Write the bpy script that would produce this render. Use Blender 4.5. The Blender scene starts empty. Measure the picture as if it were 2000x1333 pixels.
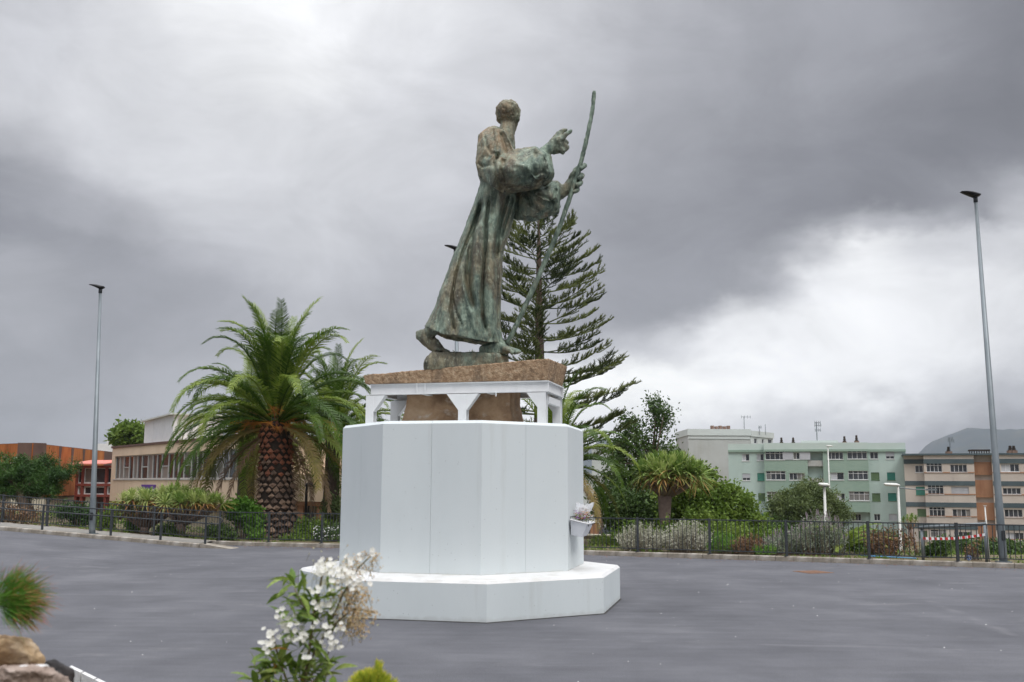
import bpy, bmesh, math, random
import numpy as np
from mathutils import Vector, Matrix, noise
random.seed(7); RNG = np.random.default_rng(7)
sc = bpy.context.scene
COL = sc.collection
pi = math.pi
# ------------------------------------------------------------ camera
F, TH, RO, HC = 1968.3, 0.1415, 0.0049, 2.13
cam_d = bpy.data.cameras.new("camera"); cam = bpy.data.objects.new("camera", cam_d); COL.objects.link(cam)
sc.camera = cam
_R = Vector((1, 0, 0)); _U = Vector((0, -math.sin(TH), math.cos(TH))); _B = Vector((0, -math.cos(TH), -math.sin(TH)))
_r = math.cos(RO) * _R + math.sin(RO) * _U; _u = -math.sin(RO) * _R + math.cos(RO) * _U
M = Matrix((_r, _u, _B)).transposed().to_4x4(); M.translation = (0, 0, HC); cam.matrix_world = M
cam_d.sensor_width = 36; cam_d.lens = F / 2000 * 36
cam_d.clip_start = 0.05; cam_d.clip_end = 12000
cam_d.dof.use_dof = True; cam_d.dof.focus_distance = 18.0; cam_d.dof.aperture_fstop = 5.0
def ray(px, py):
    dx, dy = px - 1000, py - 666.5
    X = dx * math.cos(RO) + dy * math.sin(RO); V = dx * math.sin(RO) - dy * math.cos(RO)
    return Vector((X, F * math.cos(TH) - V * math.sin(TH), F * math.sin(TH) + V * math.cos(TH)))
def P(px, py, Y):
    d = ray(px, py); return Vector((0, 0, HC)) + d * (Y / d.y)
# ------------------------------------------------------------ world: overcast sky
world = bpy.data.worlds.new("World"); sc.world = world; world.use_nodes = True
wn, wl = world.node_tree.nodes, world.node_tree.links; wn.clear()
SUN_AZ, SUN_EL = math.radians(148), math.radians(52)     # azimuth from +Y towards +X: behind the camera, to the right
def wmath(op, a, b=None, c=None, clamp=False):
    n = wn.new('ShaderNodeMath'); n.operation = op; n.use_clamp = clamp
    for i, v in enumerate((a, b, c)):
        if v is None: continue
        if isinstance(v, (int, float)): n.inputs[i].default_value = v
        else: wl.new(v, n.inputs[i])
    return n.outputs[0]
def srgb(v):
    v /= 255.; return v / 12.92 if v <= .04045 else ((v + .055) / 1.055) ** 2.4
SKYX = [0, 200, 400, 600, 800, 1000, 1100, 1200, 1300, 1400, 1500, 1600, 1700, 1800, 1900, 2000]
SKY = [
 (-300, [186, 205, 226, 236, 222, 208, 202, 194, 184, 174, 168, 162, 156, 152, 146, 142]),
 (0,   [192, 216, 246, 252, 228, 214, 204, 192, 180, 168, 162, 158, 154, 148, 142, 136]),
 (130, [198, 214, 230, 238, 218, 204, 195, 184, 172, 163, 156, 156, 152, 147, 138, 130]),
 (260, [202, 212, 218, 218, 210, 194, 183, 172, 164, 156, 150, 146, 140, 136, 130, 126]),
 (350, [180, 206, 213, 212, 204, 186, 175, 165, 156, 149, 142, 137, 130, 128, 128, 130]),
 (430, [150, 174, 204, 206, 196, 176, 166, 158, 151, 145, 138, 132, 128, 136, 150, 172]),
 (480, [146, 166, 195, 202, 190, 173, 164, 156, 150, 145, 143, 144, 186, 176, 150, 196]),
 (520, [138, 152, 185, 197, 184, 170, 160, 151, 146, 143, 148, 168, 240, 214, 206, 212]),
 (600, [168, 153, 162, 186, 180, 168, 157, 150, 147, 150, 176, 232, 240, 232, 228, 224]),
 (680, [166, 150, 158, 180, 182, 178, 184, 182, 204, 232, 232, 240, 240, 234, 230, 216]),
 (750, [152, 156, 165, 182, 196, 222, 244, 255, 255, 254, 250, 246, 238, 226, 206, 176]),
 (830, [132, 148, 166, 188, 206, 232, 240, 236, 224, 218, 206, 192, 172, 150, 140, 134]),
 (930, [130, 145, 162, 182, 202, 210, 208, 204, 198, 188, 176, 164, 148, 132, 122, 118]),
]
tc = wn.new('ShaderNodeTexCoord')
def wnoise(scale, detail, rough, vec, dist=0):
    n = wn.new('ShaderNodeTexNoise'); n.inputs['Scale'].default_value = scale; n.inputs['Detail'].default_value = detail
    n.inputs['Roughness'].default_value = rough; n.inputs['Distortion'].default_value = dist; wl.new(vec, n.inputs['Vector']); return n
mp = wn.new('ShaderNodeMapping'); mp.inputs['Scale'].default_value = (1, 1, 1.7); wl.new(tc.outputs['Generated'], mp.inputs['Vector'])
wv = wnoise(5.0, 9, .55, mp.outputs[0])
sub = wn.new('ShaderNodeVectorMath'); sub.operation = 'SUBTRACT'; wl.new(wv.outputs['Color'], sub.inputs[0]); sub.inputs[1].default_value = (.5, .5, .5)
scl = wn.new('ShaderNodeVectorMath'); scl.operation = 'SCALE'; wl.new(sub.outputs[0], scl.inputs[0]); scl.inputs['Scale'].default_value = .15
add = wn.new('ShaderNodeVectorMath'); wl.new(tc.outputs['Generated'], add.inputs[0]); wl.new(scl.outputs[0], add.inputs[1])
sep = wn.new('ShaderNodeSeparateXYZ'); wl.new(add.outputs[0], sep.inputs[0])
az = wmath('ARCTAN2', sep.outputs[0], sep.outputs[1])
azn = wmath('MULTIPLY_ADD', az, 1 / (2 * pi), .5)
hor = wmath('SQRT', wmath('ADD', wmath('POWER', sep.outputs[0], 2), wmath('POWER', sep.outputs[1], 2)))
el = wmath('ARCTAN2', sep.outputs[2], hor)
def tint(v):
    k = min(max((v - 130) / 110., 0), 1)
    return (srgb(v * (.975 + .02 * k)), srgb(v * (.985 + .015 * k)), srgb(min(v * (1.04 - .03 * k), 255)), 1)
prev = None; prev_el = None
for (yy, vals) in SKY[::-1]:
    r = wn.new('ShaderNodeValToRGB'); r.color_ramp.interpolation = 'EASE'
    e = r.color_ramp.elements
    mean = 188.
    pts = [(0., mean)]
    for x, v in zip(SKYX, vals):
        d = ray(x, max(yy, -100)); pts.append((math.atan2(d.x, d.y) / (2 * pi) + .5, v))
    pts.insert(1, (pts[1][0] - .09, (vals[0] + mean) / 2)); pts.append((pts[-1][0] + .09, (vals[-1] + mean) / 2)); pts.append((1., mean))
    e[0].position = pts[0][0]; e[0].color = tint(pts[0][1]); e[1].position = pts[-1][0]; e[1].color = tint(pts[-1][1])
    for p, v in pts[1:-1]:
        q = e.new(p); q.color = tint(v)
    wl.new(azn, r.inputs[0])
    d = ray(1000, yy); this_el = math.atan2(d.z, d.y)
    if prev is None: prev = r.outputs[0]
    else:
        t = wn.new('ShaderNodeMapRange'); t.interpolation_type = 'SMOOTHSTEP'
        t.inputs['From Min'].default_value = prev_el; t.inputs['From Max'].default_value = this_el; wl.new(el, t.inputs['Value'])
        m = wn.new('ShaderNodeMix'); m.data_type = 'RGBA'; wl.new(t.outputs[0], m.inputs['Factor']); wl.new(prev, m.inputs['A']); wl.new(r.outputs[0], m.inputs['B'])
        prev = m.outputs['Result']
    prev_el = this_el
# overcast luminance rises smoothly towards the zenith
t = wn.new('ShaderNodeMapRange'); t.interpolation_type = 'SMOOTHSTEP'
t.inputs['From Min'].default_value = math.radians(29); t.inputs['From Max'].default_value = math.radians(72); wl.new(el, t.inputs['Value'])
zen = wn.new('ShaderNodeMix'); zen.data_type = 'RGBA'; wl.new(t.outputs[0], zen.inputs['Factor']); wl.new(prev, zen.inputs['A']); zen.inputs['B'].default_value = (3.2, 3.24, 3.36, 1)
fine = wnoise(6.5, 9, .62, mp.outputs[0], .5)
fr = wn.new('ShaderNodeMapRange'); fr.inputs['From Min'].default_value = .3; fr.inputs['From Max'].default_value = .7
fr.inputs['To Min'].default_value = .87; fr.inputs['To Max'].default_value = 1.11; wl.new(fine.outputs['Fac'], fr.inputs['Value'])
mul = wn.new('ShaderNodeVectorMath'); mul.operation = 'SCALE'; wl.new(zen.outputs['Result'], mul.inputs[0]); wl.new(fr.outputs[0], mul.inputs['Scale'])
bg = wn.new('ShaderNodeBackground'); wl.new(mul.outputs[0], bg.inputs['Color']); bg.inputs['Strength'].default_value = 1.13
sky = wn.new('ShaderNodeTexSky'); sky.sky_type = 'NISHITA'; sky.sun_disc = False
sky.sun_elevation = SUN_EL; sky.sun_rotation = SUN_AZ
bg2 = wn.new('ShaderNodeBackground'); wl.new(sky.outputs[0], bg2.inputs['Color']); bg2.inputs['Strength'].default_value = .05
ads = wn.new('ShaderNodeAddShader'); mixs = wn.new('ShaderNodeMixShader'); mixs.inputs[0].default_value = .06
wl.new(bg.outputs[0], mixs.inputs[1]); wl.new(bg2.outputs[0], mixs.inputs[2])
wo = wn.new('ShaderNodeOutputWorld'); wl.new(mixs.outputs[0], wo.inputs[0])
world.cycles.sampling_method = 'MANUAL'; world.cycles.sample_map_resolution = 1024
sd = bpy.data.lights.new("sun", 'SUN'); sd.energy = 1.5; sd.angle = math.radians(22); sd.color = (1, .97, .92)
sun = bpy.data.objects.new("sun", sd); COL.objects.link(sun); sun.location = (10, -10, 30)
sdir = Vector((math.sin(SUN_AZ) * math.cos(SUN_EL), math.cos(SUN_AZ) * math.cos(SUN_EL), math.sin(SUN_EL)))
sun.rotation_euler = sdir.to_track_quat('Z', 'Y').to_euler()
vs = sc.view_settings; vs.view_transform = 'Standard'; vs.look = 'None'; vs.gamma = 1; vs.exposure = 0.0; vs.use_curve_mapping = False
sc.cycles.use_denoising = True; sc.cycles.max_bounces = 6; sc.cycles.transparent_max_bounces = 12
# ------------------------------------------------------------ helpers
def ramp_node(nt, fac, stops):
    r = nt.nodes.new('ShaderNodeValToRGB'); e = r.color_ramp.elements
    e[0].position, e[0].color = stops[0][0], (*stops[0][1], 1); e[1].position, e[1].color = stops[-1][0], (*stops[-1][1], 1)
    for p, c in stops[1:-1]: q = e.new(p); q.color = (*c, 1)
    nt.links.new(fac, r.inputs[0]); return r.outputs[0]
def material(name, stops, scale=3., rough=.8, bump=0., bscale=20., detail=6, stretch=(1, 1, 1), metal=0., transl=0., rnd=0., spec=.3, wave=None, coord='Object', second=None):
    m = bpy.data.materials.new(name); m.use_nodes = True; nt = m.node_tree; N, L = nt.nodes, nt.links
    b = N['Principled BSDF']; b.inputs['Roughness'].default_value = rough; b.inputs['Metallic'].default_value = metal; b.inputs['Specular IOR Level'].default_value = spec
    if len(stops[0]) == 3: stops = [(0.3 + .4 * i / max(1, len(stops) - 1), c) for i, c in enumerate(stops)]
    tcn = N.new('ShaderNodeTexCoord'); mpn = N.new('ShaderNodeMapping'); mpn.inputs['Scale'].default_value = stretch
    L.new(tcn.outputs[coord], mpn.inputs['Vector'])
    nz = N.new('ShaderNodeTexNoise'); nz.inputs['Scale'].default_value = scale; nz.inputs['Detail'].default_value = detail; nz.inputs['Roughness'].default_value = .6
    L.new(mpn.outputs[0], nz.inputs['Vector']); fac = nz.outputs['Fac']
    if rnd:
        oi = N.new('ShaderNodeObjectInfo'); mm = N.new('ShaderNodeMath'); mm.operation = 'MULTIPLY_ADD'
        s0 = N.new('ShaderNodeMath'); s0.operation = 'SUBTRACT'; L.new(oi.outputs['Random'], s0.inputs[0]); s0.inputs[1].default_value = .5
        L.new(s0.outputs[0], mm.inputs[0]); mm.inputs[1].default_value = rnd; L.new(fac, mm.inputs[2]); fac = mm.outputs[0]
    col = ramp_node(nt, fac, stops)
    if second:   # (color, scale, lo, hi, stretch)
        c2, s2, lo, hi, st2 = second
        mp2 = N.new('ShaderNodeMapping'); mp2.inputs['Scale'].default_value = st2; L.new(tcn.outputs[coord], mp2.inputs['Vector'])
        n2 = N.new('ShaderNodeTexNoise'); n2.inputs['Scale'].default_value = s2; n2.inputs['Detail'].default_value = 7; n2.inputs['Roughness'].default_value = .65; L.new(mp2.outputs[0], n2.inputs['Vector'])
        mr = N.new('ShaderNodeMapRange'); mr.inputs['From Min'].default_value = lo; mr.inputs['From Max'].default_value = hi; L.new(n2.outputs['Fac'], mr.inputs['Value'])
        mx = N.new('ShaderNodeMix'); mx.data_type = 'RGBA'; L.new(mr.outputs[0], mx.inputs['Factor']); L.new(col, mx.inputs['A']); mx.inputs['B'].default_value = (*c2, 1); col = mx.outputs['Result']
    L.new(col, b.inputs['Base Color'])
    if bump:
        nb = N.new('ShaderNodeTexNoise'); nb.inputs['Scale'].default_value = bscale; nb.inputs['Detail'].default_value = 5; L.new(mpn.outputs[0], nb.inputs['Vector'])
        bp = N.new('ShaderNodeBump'); bp.inputs['Strength'].default_value = min(bump, 1); bp.inputs['Distance'].default_value = .02; L.new(nb.outputs['Fac'], bp.inputs['Height']); L.new(bp.outputs[0], b.inputs['Normal'])
    if transl:
        tr = N.new('ShaderNodeBsdfTranslucent'); L.new(col, tr.inputs['Color']); ms = N.new('ShaderNodeMixShader'); ms.inputs[0].default_value = transl
        out = N['Material Output']; L.new(b.outputs[0], ms.inputs[1]); L.new(tr.outputs[0], ms.inputs[2]); L.new(ms.outputs[0], out.inputs['Surface'])
    return m
class G:
    def __init__(s): s.v = []; s.f = []; s.mi = []; s.cm = 0
    def add(s, v, f):
        o = len(s.v); s.v += [tuple(p) for p in v]; s.f += [tuple(i + o for i in q) for q in f]; s.mi += [s.cm] * len(f)
    def hexa(s, c):   # 8 corners: bottom 4 (ccw), top 4
        s.add(c, [(3, 2, 1, 0), (4, 5, 6, 7), (0, 1, 5, 4), (1, 2, 6, 5), (2, 3, 7, 6), (3, 0, 4, 7)])
    def box(s, a, b):
        x0, y0, z0 = a; x1, y1, z1 = b
        s.hexa([(x0, y0, z0), (x1, y0, z0), (x1, y1, z0), (x0, y1, z0), (x0, y0, z1), (x1, y0, z1), (x1, y1, z1), (x0, y1, z1)])
    def obox(s, c, u, v, w):  # centre + half vectors
        c, u, v, w = Vector(c), Vector(u), Vector(v), Vector(w)
        s.hexa([c - u - v - w, c + u - v - w, c + u + v - w, c - u + v - w, c - u - v + w, c + u - v + w, c + u + v + w, c - u + v + w])
    def prism(s, poly, z0, z1):
        n = len(poly); s.add([(x, y, z0) for x, y in poly] + [(x, y, z1) for x, y in poly],
              [tuple(range(n - 1, -1, -1)), tuple(range(n, 2 * n))] + [(i, (i + 1) % n, n + (i + 1) % n, n + i) for i in range(n)])
    def rings(s, rings, cap=True):
        n = len(rings[0]); v = [p for r in rings for p in r]; f = []
        for k in range(len(rings) - 1):
            for i in range(n):
                j = (i + 1) % n; f.append((k * n + i, k * n + j, (k + 1) * n + j, (k + 1) * n + i))
        if cap: f.append(tuple(range(n - 1, -1, -1))); f.append(tuple(range((len(rings) - 1) * n, len(rings) * n)))
        s.add(v, f)
    def tube(s, pts, r, n=8, cap=True, jit=0):
        pts = [Vector(p) for p in pts]; rs = r if hasattr(r, '__len__') else [r] * len(pts); R = []
        ref = None
        for i, p in enumerate(pts):
            t = (pts[min(i + 1, len(pts) - 1)] - pts[max(i - 1, 0)]).normalized()
            if ref is None: ref = t.orthogonal().normalized()
            ref = (ref - t * ref.dot(t)).normalized(); b = t.cross(ref)
            R.append([p + (ref * math.cos(2 * pi * k / n) + b * math.sin(2 * pi * k / n)) * rs[i] * (1 + random.uniform(-jit, jit)) for k in range(n)])
        s.rings(R, cap)
    def ball(s, c, r, n=10, m=7):
        c = Vector(c); r = Vector(r) if hasattr(r, '__len__') else Vector((r, r, r)); R = []
        for k in range(m + 1):
            a = -pi / 2 + pi * k / m; a = max(min(a, pi / 2 - .05), -pi / 2 + .05)
            R.append([c + Vector((r.x * math.cos(a) * math.cos(2 * pi * i / n), r.y * math.cos(a) * math.sin(2 * pi * i / n), r.z * math.sin(a))) for i in range(n)])
        s.rings(R)
    def mesh(s, name, mats, smooth=False):
        me = bpy.data.meshes.new(name); me.from_pydata(s.v, [], s.f)
        for m in (mats if isinstance(mats, (list, tuple)) else [mats]): me.materials.append(m)
        if s.cm: me.polygons.foreach_set('material_index', s.mi)
        if smooth: me.polygons.foreach_set('use_smooth', [True] * len(me.polygons))
        return me
def npmesh(name, V, faces_n, mats, mi=None, smooth=False):
    """V (N*k,3) array, faces of k verts each in order"""
    k = faces_n; n = len(V) // k
    me = bpy.data.meshes.new(name); me.vertices.add(len(V)); me.vertices.foreach_set('co', np.ascontiguousarray(V, dtype=np.float32).ravel())
    me.loops.add(n * k); me.loops.foreach_set('vertex_index', np.arange(n * k, dtype=np.int32))
    me.polygons.add(n); me.polygons.foreach_set('loop_start', np.arange(0, n * k, k, dtype=np.int32))
    for m in (mats if isinstance(mats, (list, tuple)) else [mats]): me.materials.append(m)
    if mi is not None: me.polygons.foreach_set('material_index', mi.astype(np.int32))
    me.update(calc_edges=True); return me
WM = {}
def link(name, me, parent=None, loc=(0, 0, 0), rot=(0, 0, 0), scale=(1, 1, 1)):
    o = bpy.data.objects.new(name, me); COL.objects.link(o); o.location = loc; o.rotation_euler = rot; o.scale = scale
    if parent: o.parent = parent
    return o
def thing(name, label, cat, loc=(0, 0, 0), rz=0, group=None):
    o = link(name, None, None, loc, (0, 0, rz)); o['label'] = label; o['category'] = cat
    o.empty_display_size = .3
    if group: o['group'] = group
    WM[o.name] = Matrix.Translation(Vector(loc)) @ Matrix.Rotation(rz, 4, 'Z'); return o
def tag(o, label, cat, group=None):
    o['label'] = label; o['category'] = cat
    if group: o['group'] = group
    return o
def wpart(name, g, mat, parent, smooth=False, label=None):
    """part whose geometry is given in world coordinates"""
    me = g.mesh(name, mat, smooth) if isinstance(g, G) else g
    root = parent
    while root.parent: root = root.parent
    me.transform(WM.get(root.name, Matrix()).inverted())
    o = link(name, me, parent)
    if label: o['label'] = label
    return o
def struct(name, me, mat=None, smooth=False, loc=(0, 0, 0)):
    if isinstance(me, G): me = me.mesh(name, mat, smooth)
    o = link(name, me, None, loc); o['kind'] = 'structure'; return o
def copy_tree(o, parent=None):
    c = o.copy(); COL.objects.link(c); c.parent = parent
    for ch in list(o.children): copy_tree(ch, c)
    return c
def sstep(a, b, x):
    t = min(max((x - a) / (b - a), 0), 1); return t * t * (3 - 2 * t)
def interp(x, xs, ys): return float(np.interp(x, xs, ys))
# ------------------------------------------------------------ terrain functions
FX = [-60, -19.3, -10.4, -5.9, 2.26, 13.7, 30, 60]; FY = [48, 38.0, 35.75, 34.4, 31.6, 27.05, 20.5, 8]
def yf(x): return interp(x, FX, FY)
def lot(x): return .06 * max(0., -x - 10.3)
def terr(x, y):
    d = y - yf(x)
    if d < .1: return -0.35 + lot(x)
    base = lot(x) + .06
    l = base + (-1.8 - base) * sstep(8, 16, d)
    m = base + (-1.7 - base) * sstep(9, 20, d)
    r = base + (-4.6 - base) * sstep(4.5, 26, d)
    a = sstep(-8, 2, x); b = sstep(6, 12, x)
    z = (l * (1 - a) + m * a) * (1 - b) + r * b
    return z
# ------------------------------------------------------------ materials
def _wall_extra(m):   # air holes in the cast concrete, grime rising from the ground
    nt = m.node_tree; N, L = nt.nodes, nt.links; b = N['Principled BSDF']; col = b.inputs['Base Color'].links[0].from_socket
    geo = N.new('ShaderNodeNewGeometry'); sp = N.new('ShaderNodeSeparateXYZ'); L.new(geo.outputs['Position'], sp.inputs[0])
    def mt(op, a, bb=None, cc=None, clamp=False):
        n = N.new('ShaderNodeMath'); n.operation = op; n.use_clamp = clamp
        for i, v in enumerate((a, bb, cc)):
            if v is None: continue
            if isinstance(v, (int, float)): n.inputs[i].default_value = v
            else: L.new(v, n.inputs[i])
        return n.outputs[0]
    def mix(f, A, B):
        mx = N.new('ShaderNodeMix'); mx.data_type = 'RGBA'; L.new(f, mx.inputs['Factor']); L.new(A, mx.inputs['A']); mx.inputs['B'].default_value = (*B, 1); return mx.outputs['Result']
    vo = N.new('ShaderNodeTexVoronoi'); vo.inputs['Scale'].default_value = 9; L.new(geo.outputs['Position'], vo.inputs['Vector'])
    col = mix(mt('MULTIPLY', mt('LESS_THAN', vo.outputs['Distance'], .055), .75), col, (.22, .23, .23))
    nz = N.new('ShaderNodeTexNoise'); nz.inputs['Scale'].default_value = 7; nz.inputs['Detail'].default_value = 6; L.new(geo.outputs['Position'], nz.inputs['Vector'])
    g_ = mt('SUBTRACT', mt('MULTIPLY', nz.outputs['Fac'], .17), sp.outputs[2]); col = mix(mt('MULTIPLY', mt('MULTIPLY', g_, 14, None, True), .25), col, (.28, .27, .25))
    g_ = mt('MULTIPLY', mt('LESS_THAN', mt('ABSOLUTE', mt('SUBTRACT', sp.outputs[2], mt('MULTIPLY_ADD', nz.outputs['Fac'], .06, .635))), .012), .35); col = mix(g_, col, (.42, .38, .33))
    L.new(col, b.inputs['Base Color'])
def _asphalt_extra(m):   # aggregate grain, thin paving joints and a pale curved scuff
    nt = m.node_tree; N, L = nt.nodes, nt.links; b = N['Principled BSDF']; col = b.inputs['Base Color'].links[0].from_socket
    tcn = N.new('ShaderNodeTexCoord'); sp = N.new('ShaderNodeSeparateXYZ'); L.new(tcn.outputs['Object'], sp.inputs[0])
    def mt(op, a, bb=None, cc=None, clamp=False):
        n = N.new('ShaderNodeMath'); n.operation = op; n.use_clamp = clamp
        for i, v in enumerate((a, bb, cc)):
            if v is None: continue
            if isinstance(v, (int, float)): n.inputs[i].default_value = v
            else: L.new(v, n.inputs[i])
        return n.outputs[0]
    def mix(f, A, B):
        mx = N.new('ShaderNodeMix'); mx.data_type = 'RGBA'; L.new(f, mx.inputs['Factor']); L.new(A, mx.inputs['A']); mx.inputs['B'].default_value = (*B, 1); return mx.outputs['Result']
    nz = N.new('ShaderNodeTexNoise'); nz.inputs['Scale'].default_value = 75; nz.inputs['Detail'].default_value = 3; L.new(tcn.outputs['Object'], nz.inputs['Vector'])
    g1 = mt('MULTIPLY_ADD', nz.outputs['Fac'], 1.9, .05)
    vm = N.new('ShaderNodeVectorMath'); vm.operation = 'SCALE'; L.new(col, vm.inputs[0]); L.new(g1, vm.inputs['Scale']); col = vm.outputs[0]
    for (rz_, sc_s, amp) in ((.75, (.6, 3.6, 1), .38), (-.95, (.5, 3.2, 1), .34), (.12, (.4, 5., 1), .2), (1.3, (1.2, 2.2, 1), .34)):   # broom and tyre sweep marks
        mp_ = N.new('ShaderNodeMapping'); mp_.inputs['Rotation'].default_value = (0, 0, rz_); mp_.inputs['Scale'].default_value = sc_s; L.new(tcn.outputs['Object'], mp_.inputs['Vector'])
        n_s = N.new('ShaderNodeTexNoise'); n_s.inputs['Scale'].default_value = 1.0; n_s.inputs['Detail'].default_value = 7; n_s.inputs['Roughness'].default_value = .6; L.new(mp_.outputs[0], n_s.inputs['Vector'])
        vm = N.new('ShaderNodeVectorMath'); vm.operation = 'SCALE'; L.new(col, vm.inputs[0]); L.new(mt('MULTIPLY_ADD', n_s.outputs['Fac'], amp, 1 - amp / 2), vm.inputs['Scale']); col = vm.outputs[0]
    wz = N.new('ShaderNodeTexNoise'); wz.inputs['Scale'].default_value = .9; wz.inputs['Detail'].default_value = 4; L.new(tcn.outputs['Object'], wz.inputs['Vector'])
    w = mt('MULTIPLY_ADD', wz.outputs['Fac'], .35, -.175)
    brk = N.new('ShaderNodeTexNoise'); brk.inputs['Scale'].default_value = 1.3; L.new(tcn.outputs['Object'], brk.inputs['Vector']); bm_ = mt('MULTIPLY_ADD', brk.outputs['Fac'], 6, -2.6, True)
    for (x0, y0, x1, y1, wd, c, k) in CRACKS:
        dx, dy = x1 - x0, y1 - y0; ln = math.hypot(dx, dy); nx_, ny_ = -dy / ln, dx / ln
        dist = mt('ADD', mt('ADD', mt('MULTIPLY', sp.outputs[0], nx_), mt('MULTIPLY', sp.outputs[1], ny_)), -(x0 * nx_ + y0 * ny_)); dist = mt('ABSOLUTE', mt('ADD', dist, w if k else mt('MULTIPLY', w, .3)))
        al = mt('ADD', mt('ADD', mt('MULTIPLY', sp.outputs[0], dx / ln), mt('MULTIPLY', sp.outputs[1], dy / ln)), -(x0 * dx + y0 * dy) / ln)
        inside = mt('MULTIPLY', mt('GREATER_THAN', al, 0), mt('LESS_THAN', al, ln)); f = mt('MULTIPLY', mt('SUBTRACT', 1, mt('DIVIDE', dist, wd), None, True), inside); f = mt('MULTIPLY', f, bm_); f = f if not k else mt('MULTIPLY', f, .14)
        col = mix(f, col, c)
    L.new(col, b.inputs['Base Color'])
CRACKS = [(-6.5, 19.3, -3.2, 19.5, .012, (.05, .05, .06), 0), (-9, 19.0, -5, 19.3, .012, (.05, .05, .06), 0), (1.2, 15.3, 8.6, 13.0, .014, (.05, .05, .06), 0), (4.2, 17.5, 5.9, 13.6, .012, (.05, .05, .06), 0),
          (0, 14.6, 9, 13.4, .10, (.33, .33, .34), 1), (7.9, 19.5, 7.2, 14.5, .16, (.34, .33, .34), 1), (-9, 22, -3.5, 24, .06, (.34, .34, .35), 1)]
m_asphalt = material('asphalt', [(.25, (.068, .069, .079)), (.5, (.097, .098, .110)), (.75, (.135, .136, .149))], .45, .85, .6, 90, 14, (1.0, .8, 1), second=((.20, .198, .205), .5, .60, .84, (.7, 1.5, 1)))
_asphalt_extra(m_asphalt)
m_conc = material('kerb_concrete', [(.3, (.17, .145, .115)), (.5, (.27, .24, .2)), (.7, (.40, .37, .33))], 2.2, .9, .5, 60, second=((.09, .075, .06), 3.0, .56, .7, (1, 1, .4)))
m_pave = material('pavement_concrete', [(.18, .17, .155), (.26, .245, .225)], 1.5, .9, .3, 50)
m_soil = material('soil', [(.07, .055, .035), (.13, .10, .06), (.09, .11, .04)], .8, .95, .6, 8)
m_white = material('white_wall_paint', [(.25, (.545, .59, .60)), (.5, (.59, .635, .645)), (.75, (.62, .66, .665))], .7, .8, .06, 70, 8, (1, 1, .35), second=((.44, .46, .44), 2.6, .58, .95, (1, 1, .08)))
_wall_extra(m_white)
m_whitetop = material('white_ledge_paint', [(.25, (.50, .49, .46)), (.5, (.60, .60, .595)), (.8, (.64, .64, .64))], 2.5, .7, .2, 40)
m_steelw = material('white_steel_paint', [(.3, (.65, .66, .67)), (.7, (.71, .72, .73))], 6, .5, .1, 30, second=((.5, .42, .32), 9, .68, .8, (1, 1, 1)))
m_stone = material('brown_granite', [(.25, (.13, .078, .045)), (.42, (.27, .175, .105)), (.58, (.38, .27, .17)), (.75, (.50, .40, .29))], 14, .85, 1., 40, 8, second=((.10, .07, .05), 2.0, .52, .72, (1, 1, .6)))
m_trunkstone = material('brown_stone', [(.3, (.20, .12, .07)), (.5, (.36, .235, .14)), (.7, (.46, .33, .22))], 2.2, .8, .7, 18, second=((.52, .46, .40), 2.2, .56, .72, (1, 1, 1.5)))
m_dark = material('dark_painted_metal', [(.03, .035, .04), (.05, .055, .06)], 5, .5)
m_galv = material('galvanised_steel', [(.3, (.145, .17, .185)), (.7, (.22, .245, .26))], 4, .45, 0, 20, metal=.35, stretch=(1, 1, .3))
m_black = material('black_plastic', [(.012, .012, .014), (.02, .02, .022)], 5, .5)
m_glass = material('window_glass', [(.02, .025, .032), (.05, .055, .065)], .6, .12, spec=.5, rnd=.5)
m_curtain = material('curtained_glass', [(.13, .13, .13), (.24, .22, .2)], 3, .3, spec=.5, stretch=(6, 6, .5), rnd=.3)
m_wframe = material('white_window_frame', [(.62, .62, .62), (.72, .72, .72)], 3, .5)
# ------------------------------------------------------------ ground
def onz(px, py, z=0.):
    d = ray(px, py); return Vector((0, 0, HC)) + d * ((z - HC) / d.z)
FKX = [-60, -18.3, -14.26, -10.3, -9.3]; FKY = [46.5, 36.0, 35.0, 34.05, 33.85]
def fky(x): return interp(x, FKX, FKY)
xs = [-60, -40, -30, -25, -19.3, -18.3, -14.26, -12, -10.4, -10.3, -8, -5.9, -3, 0, 2.26, 6, 10, 13.7, 20, 30, 45, 60]
g = G(); NR = 16
for x in xs:
    for j in range(NR): g.v.append((x, -12 + (yf(x) + .04 + 12) * j / (NR - 1), lot(x)))
for i in range(len(xs) - 1):
    for j in range(NR - 1):
        a = i * NR + j; g.f.append((a, a + NR, a + NR + 1, a + 1)); g.mi.append(0)
struct('asphalt_lot', g, m_asphalt, True)
g = G()
gx = [-4000, -1500, -600, -250, -120] + [-60 + 2.0 * i for i in range(61)] + [120, 250, 600, 1500, 4000]
gy = [-200, -60, -12] + [4 * i for i in range(4)] + [14 + 1.1 * i for i in range(44)] + [64, 70, 80, 100, 140, 200, 350, 700, 1500, 4000]
for x in gx:
    for y in gy: g.v.append((x, y, terr(x, y) + (noise.noise((x * .4, y * .4, 0)) * .07 if y - yf(x) > 1.5 else 0)))
ny = len(gy)
for i in range(len(gx) - 1):
    for j in range(ny - 1):
        a = i * ny + j; g.f.append((a, a + ny, a + ny + 1, a + 1)); g.mi.append(0)
struct('ground', g, m_soil, True)
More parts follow.
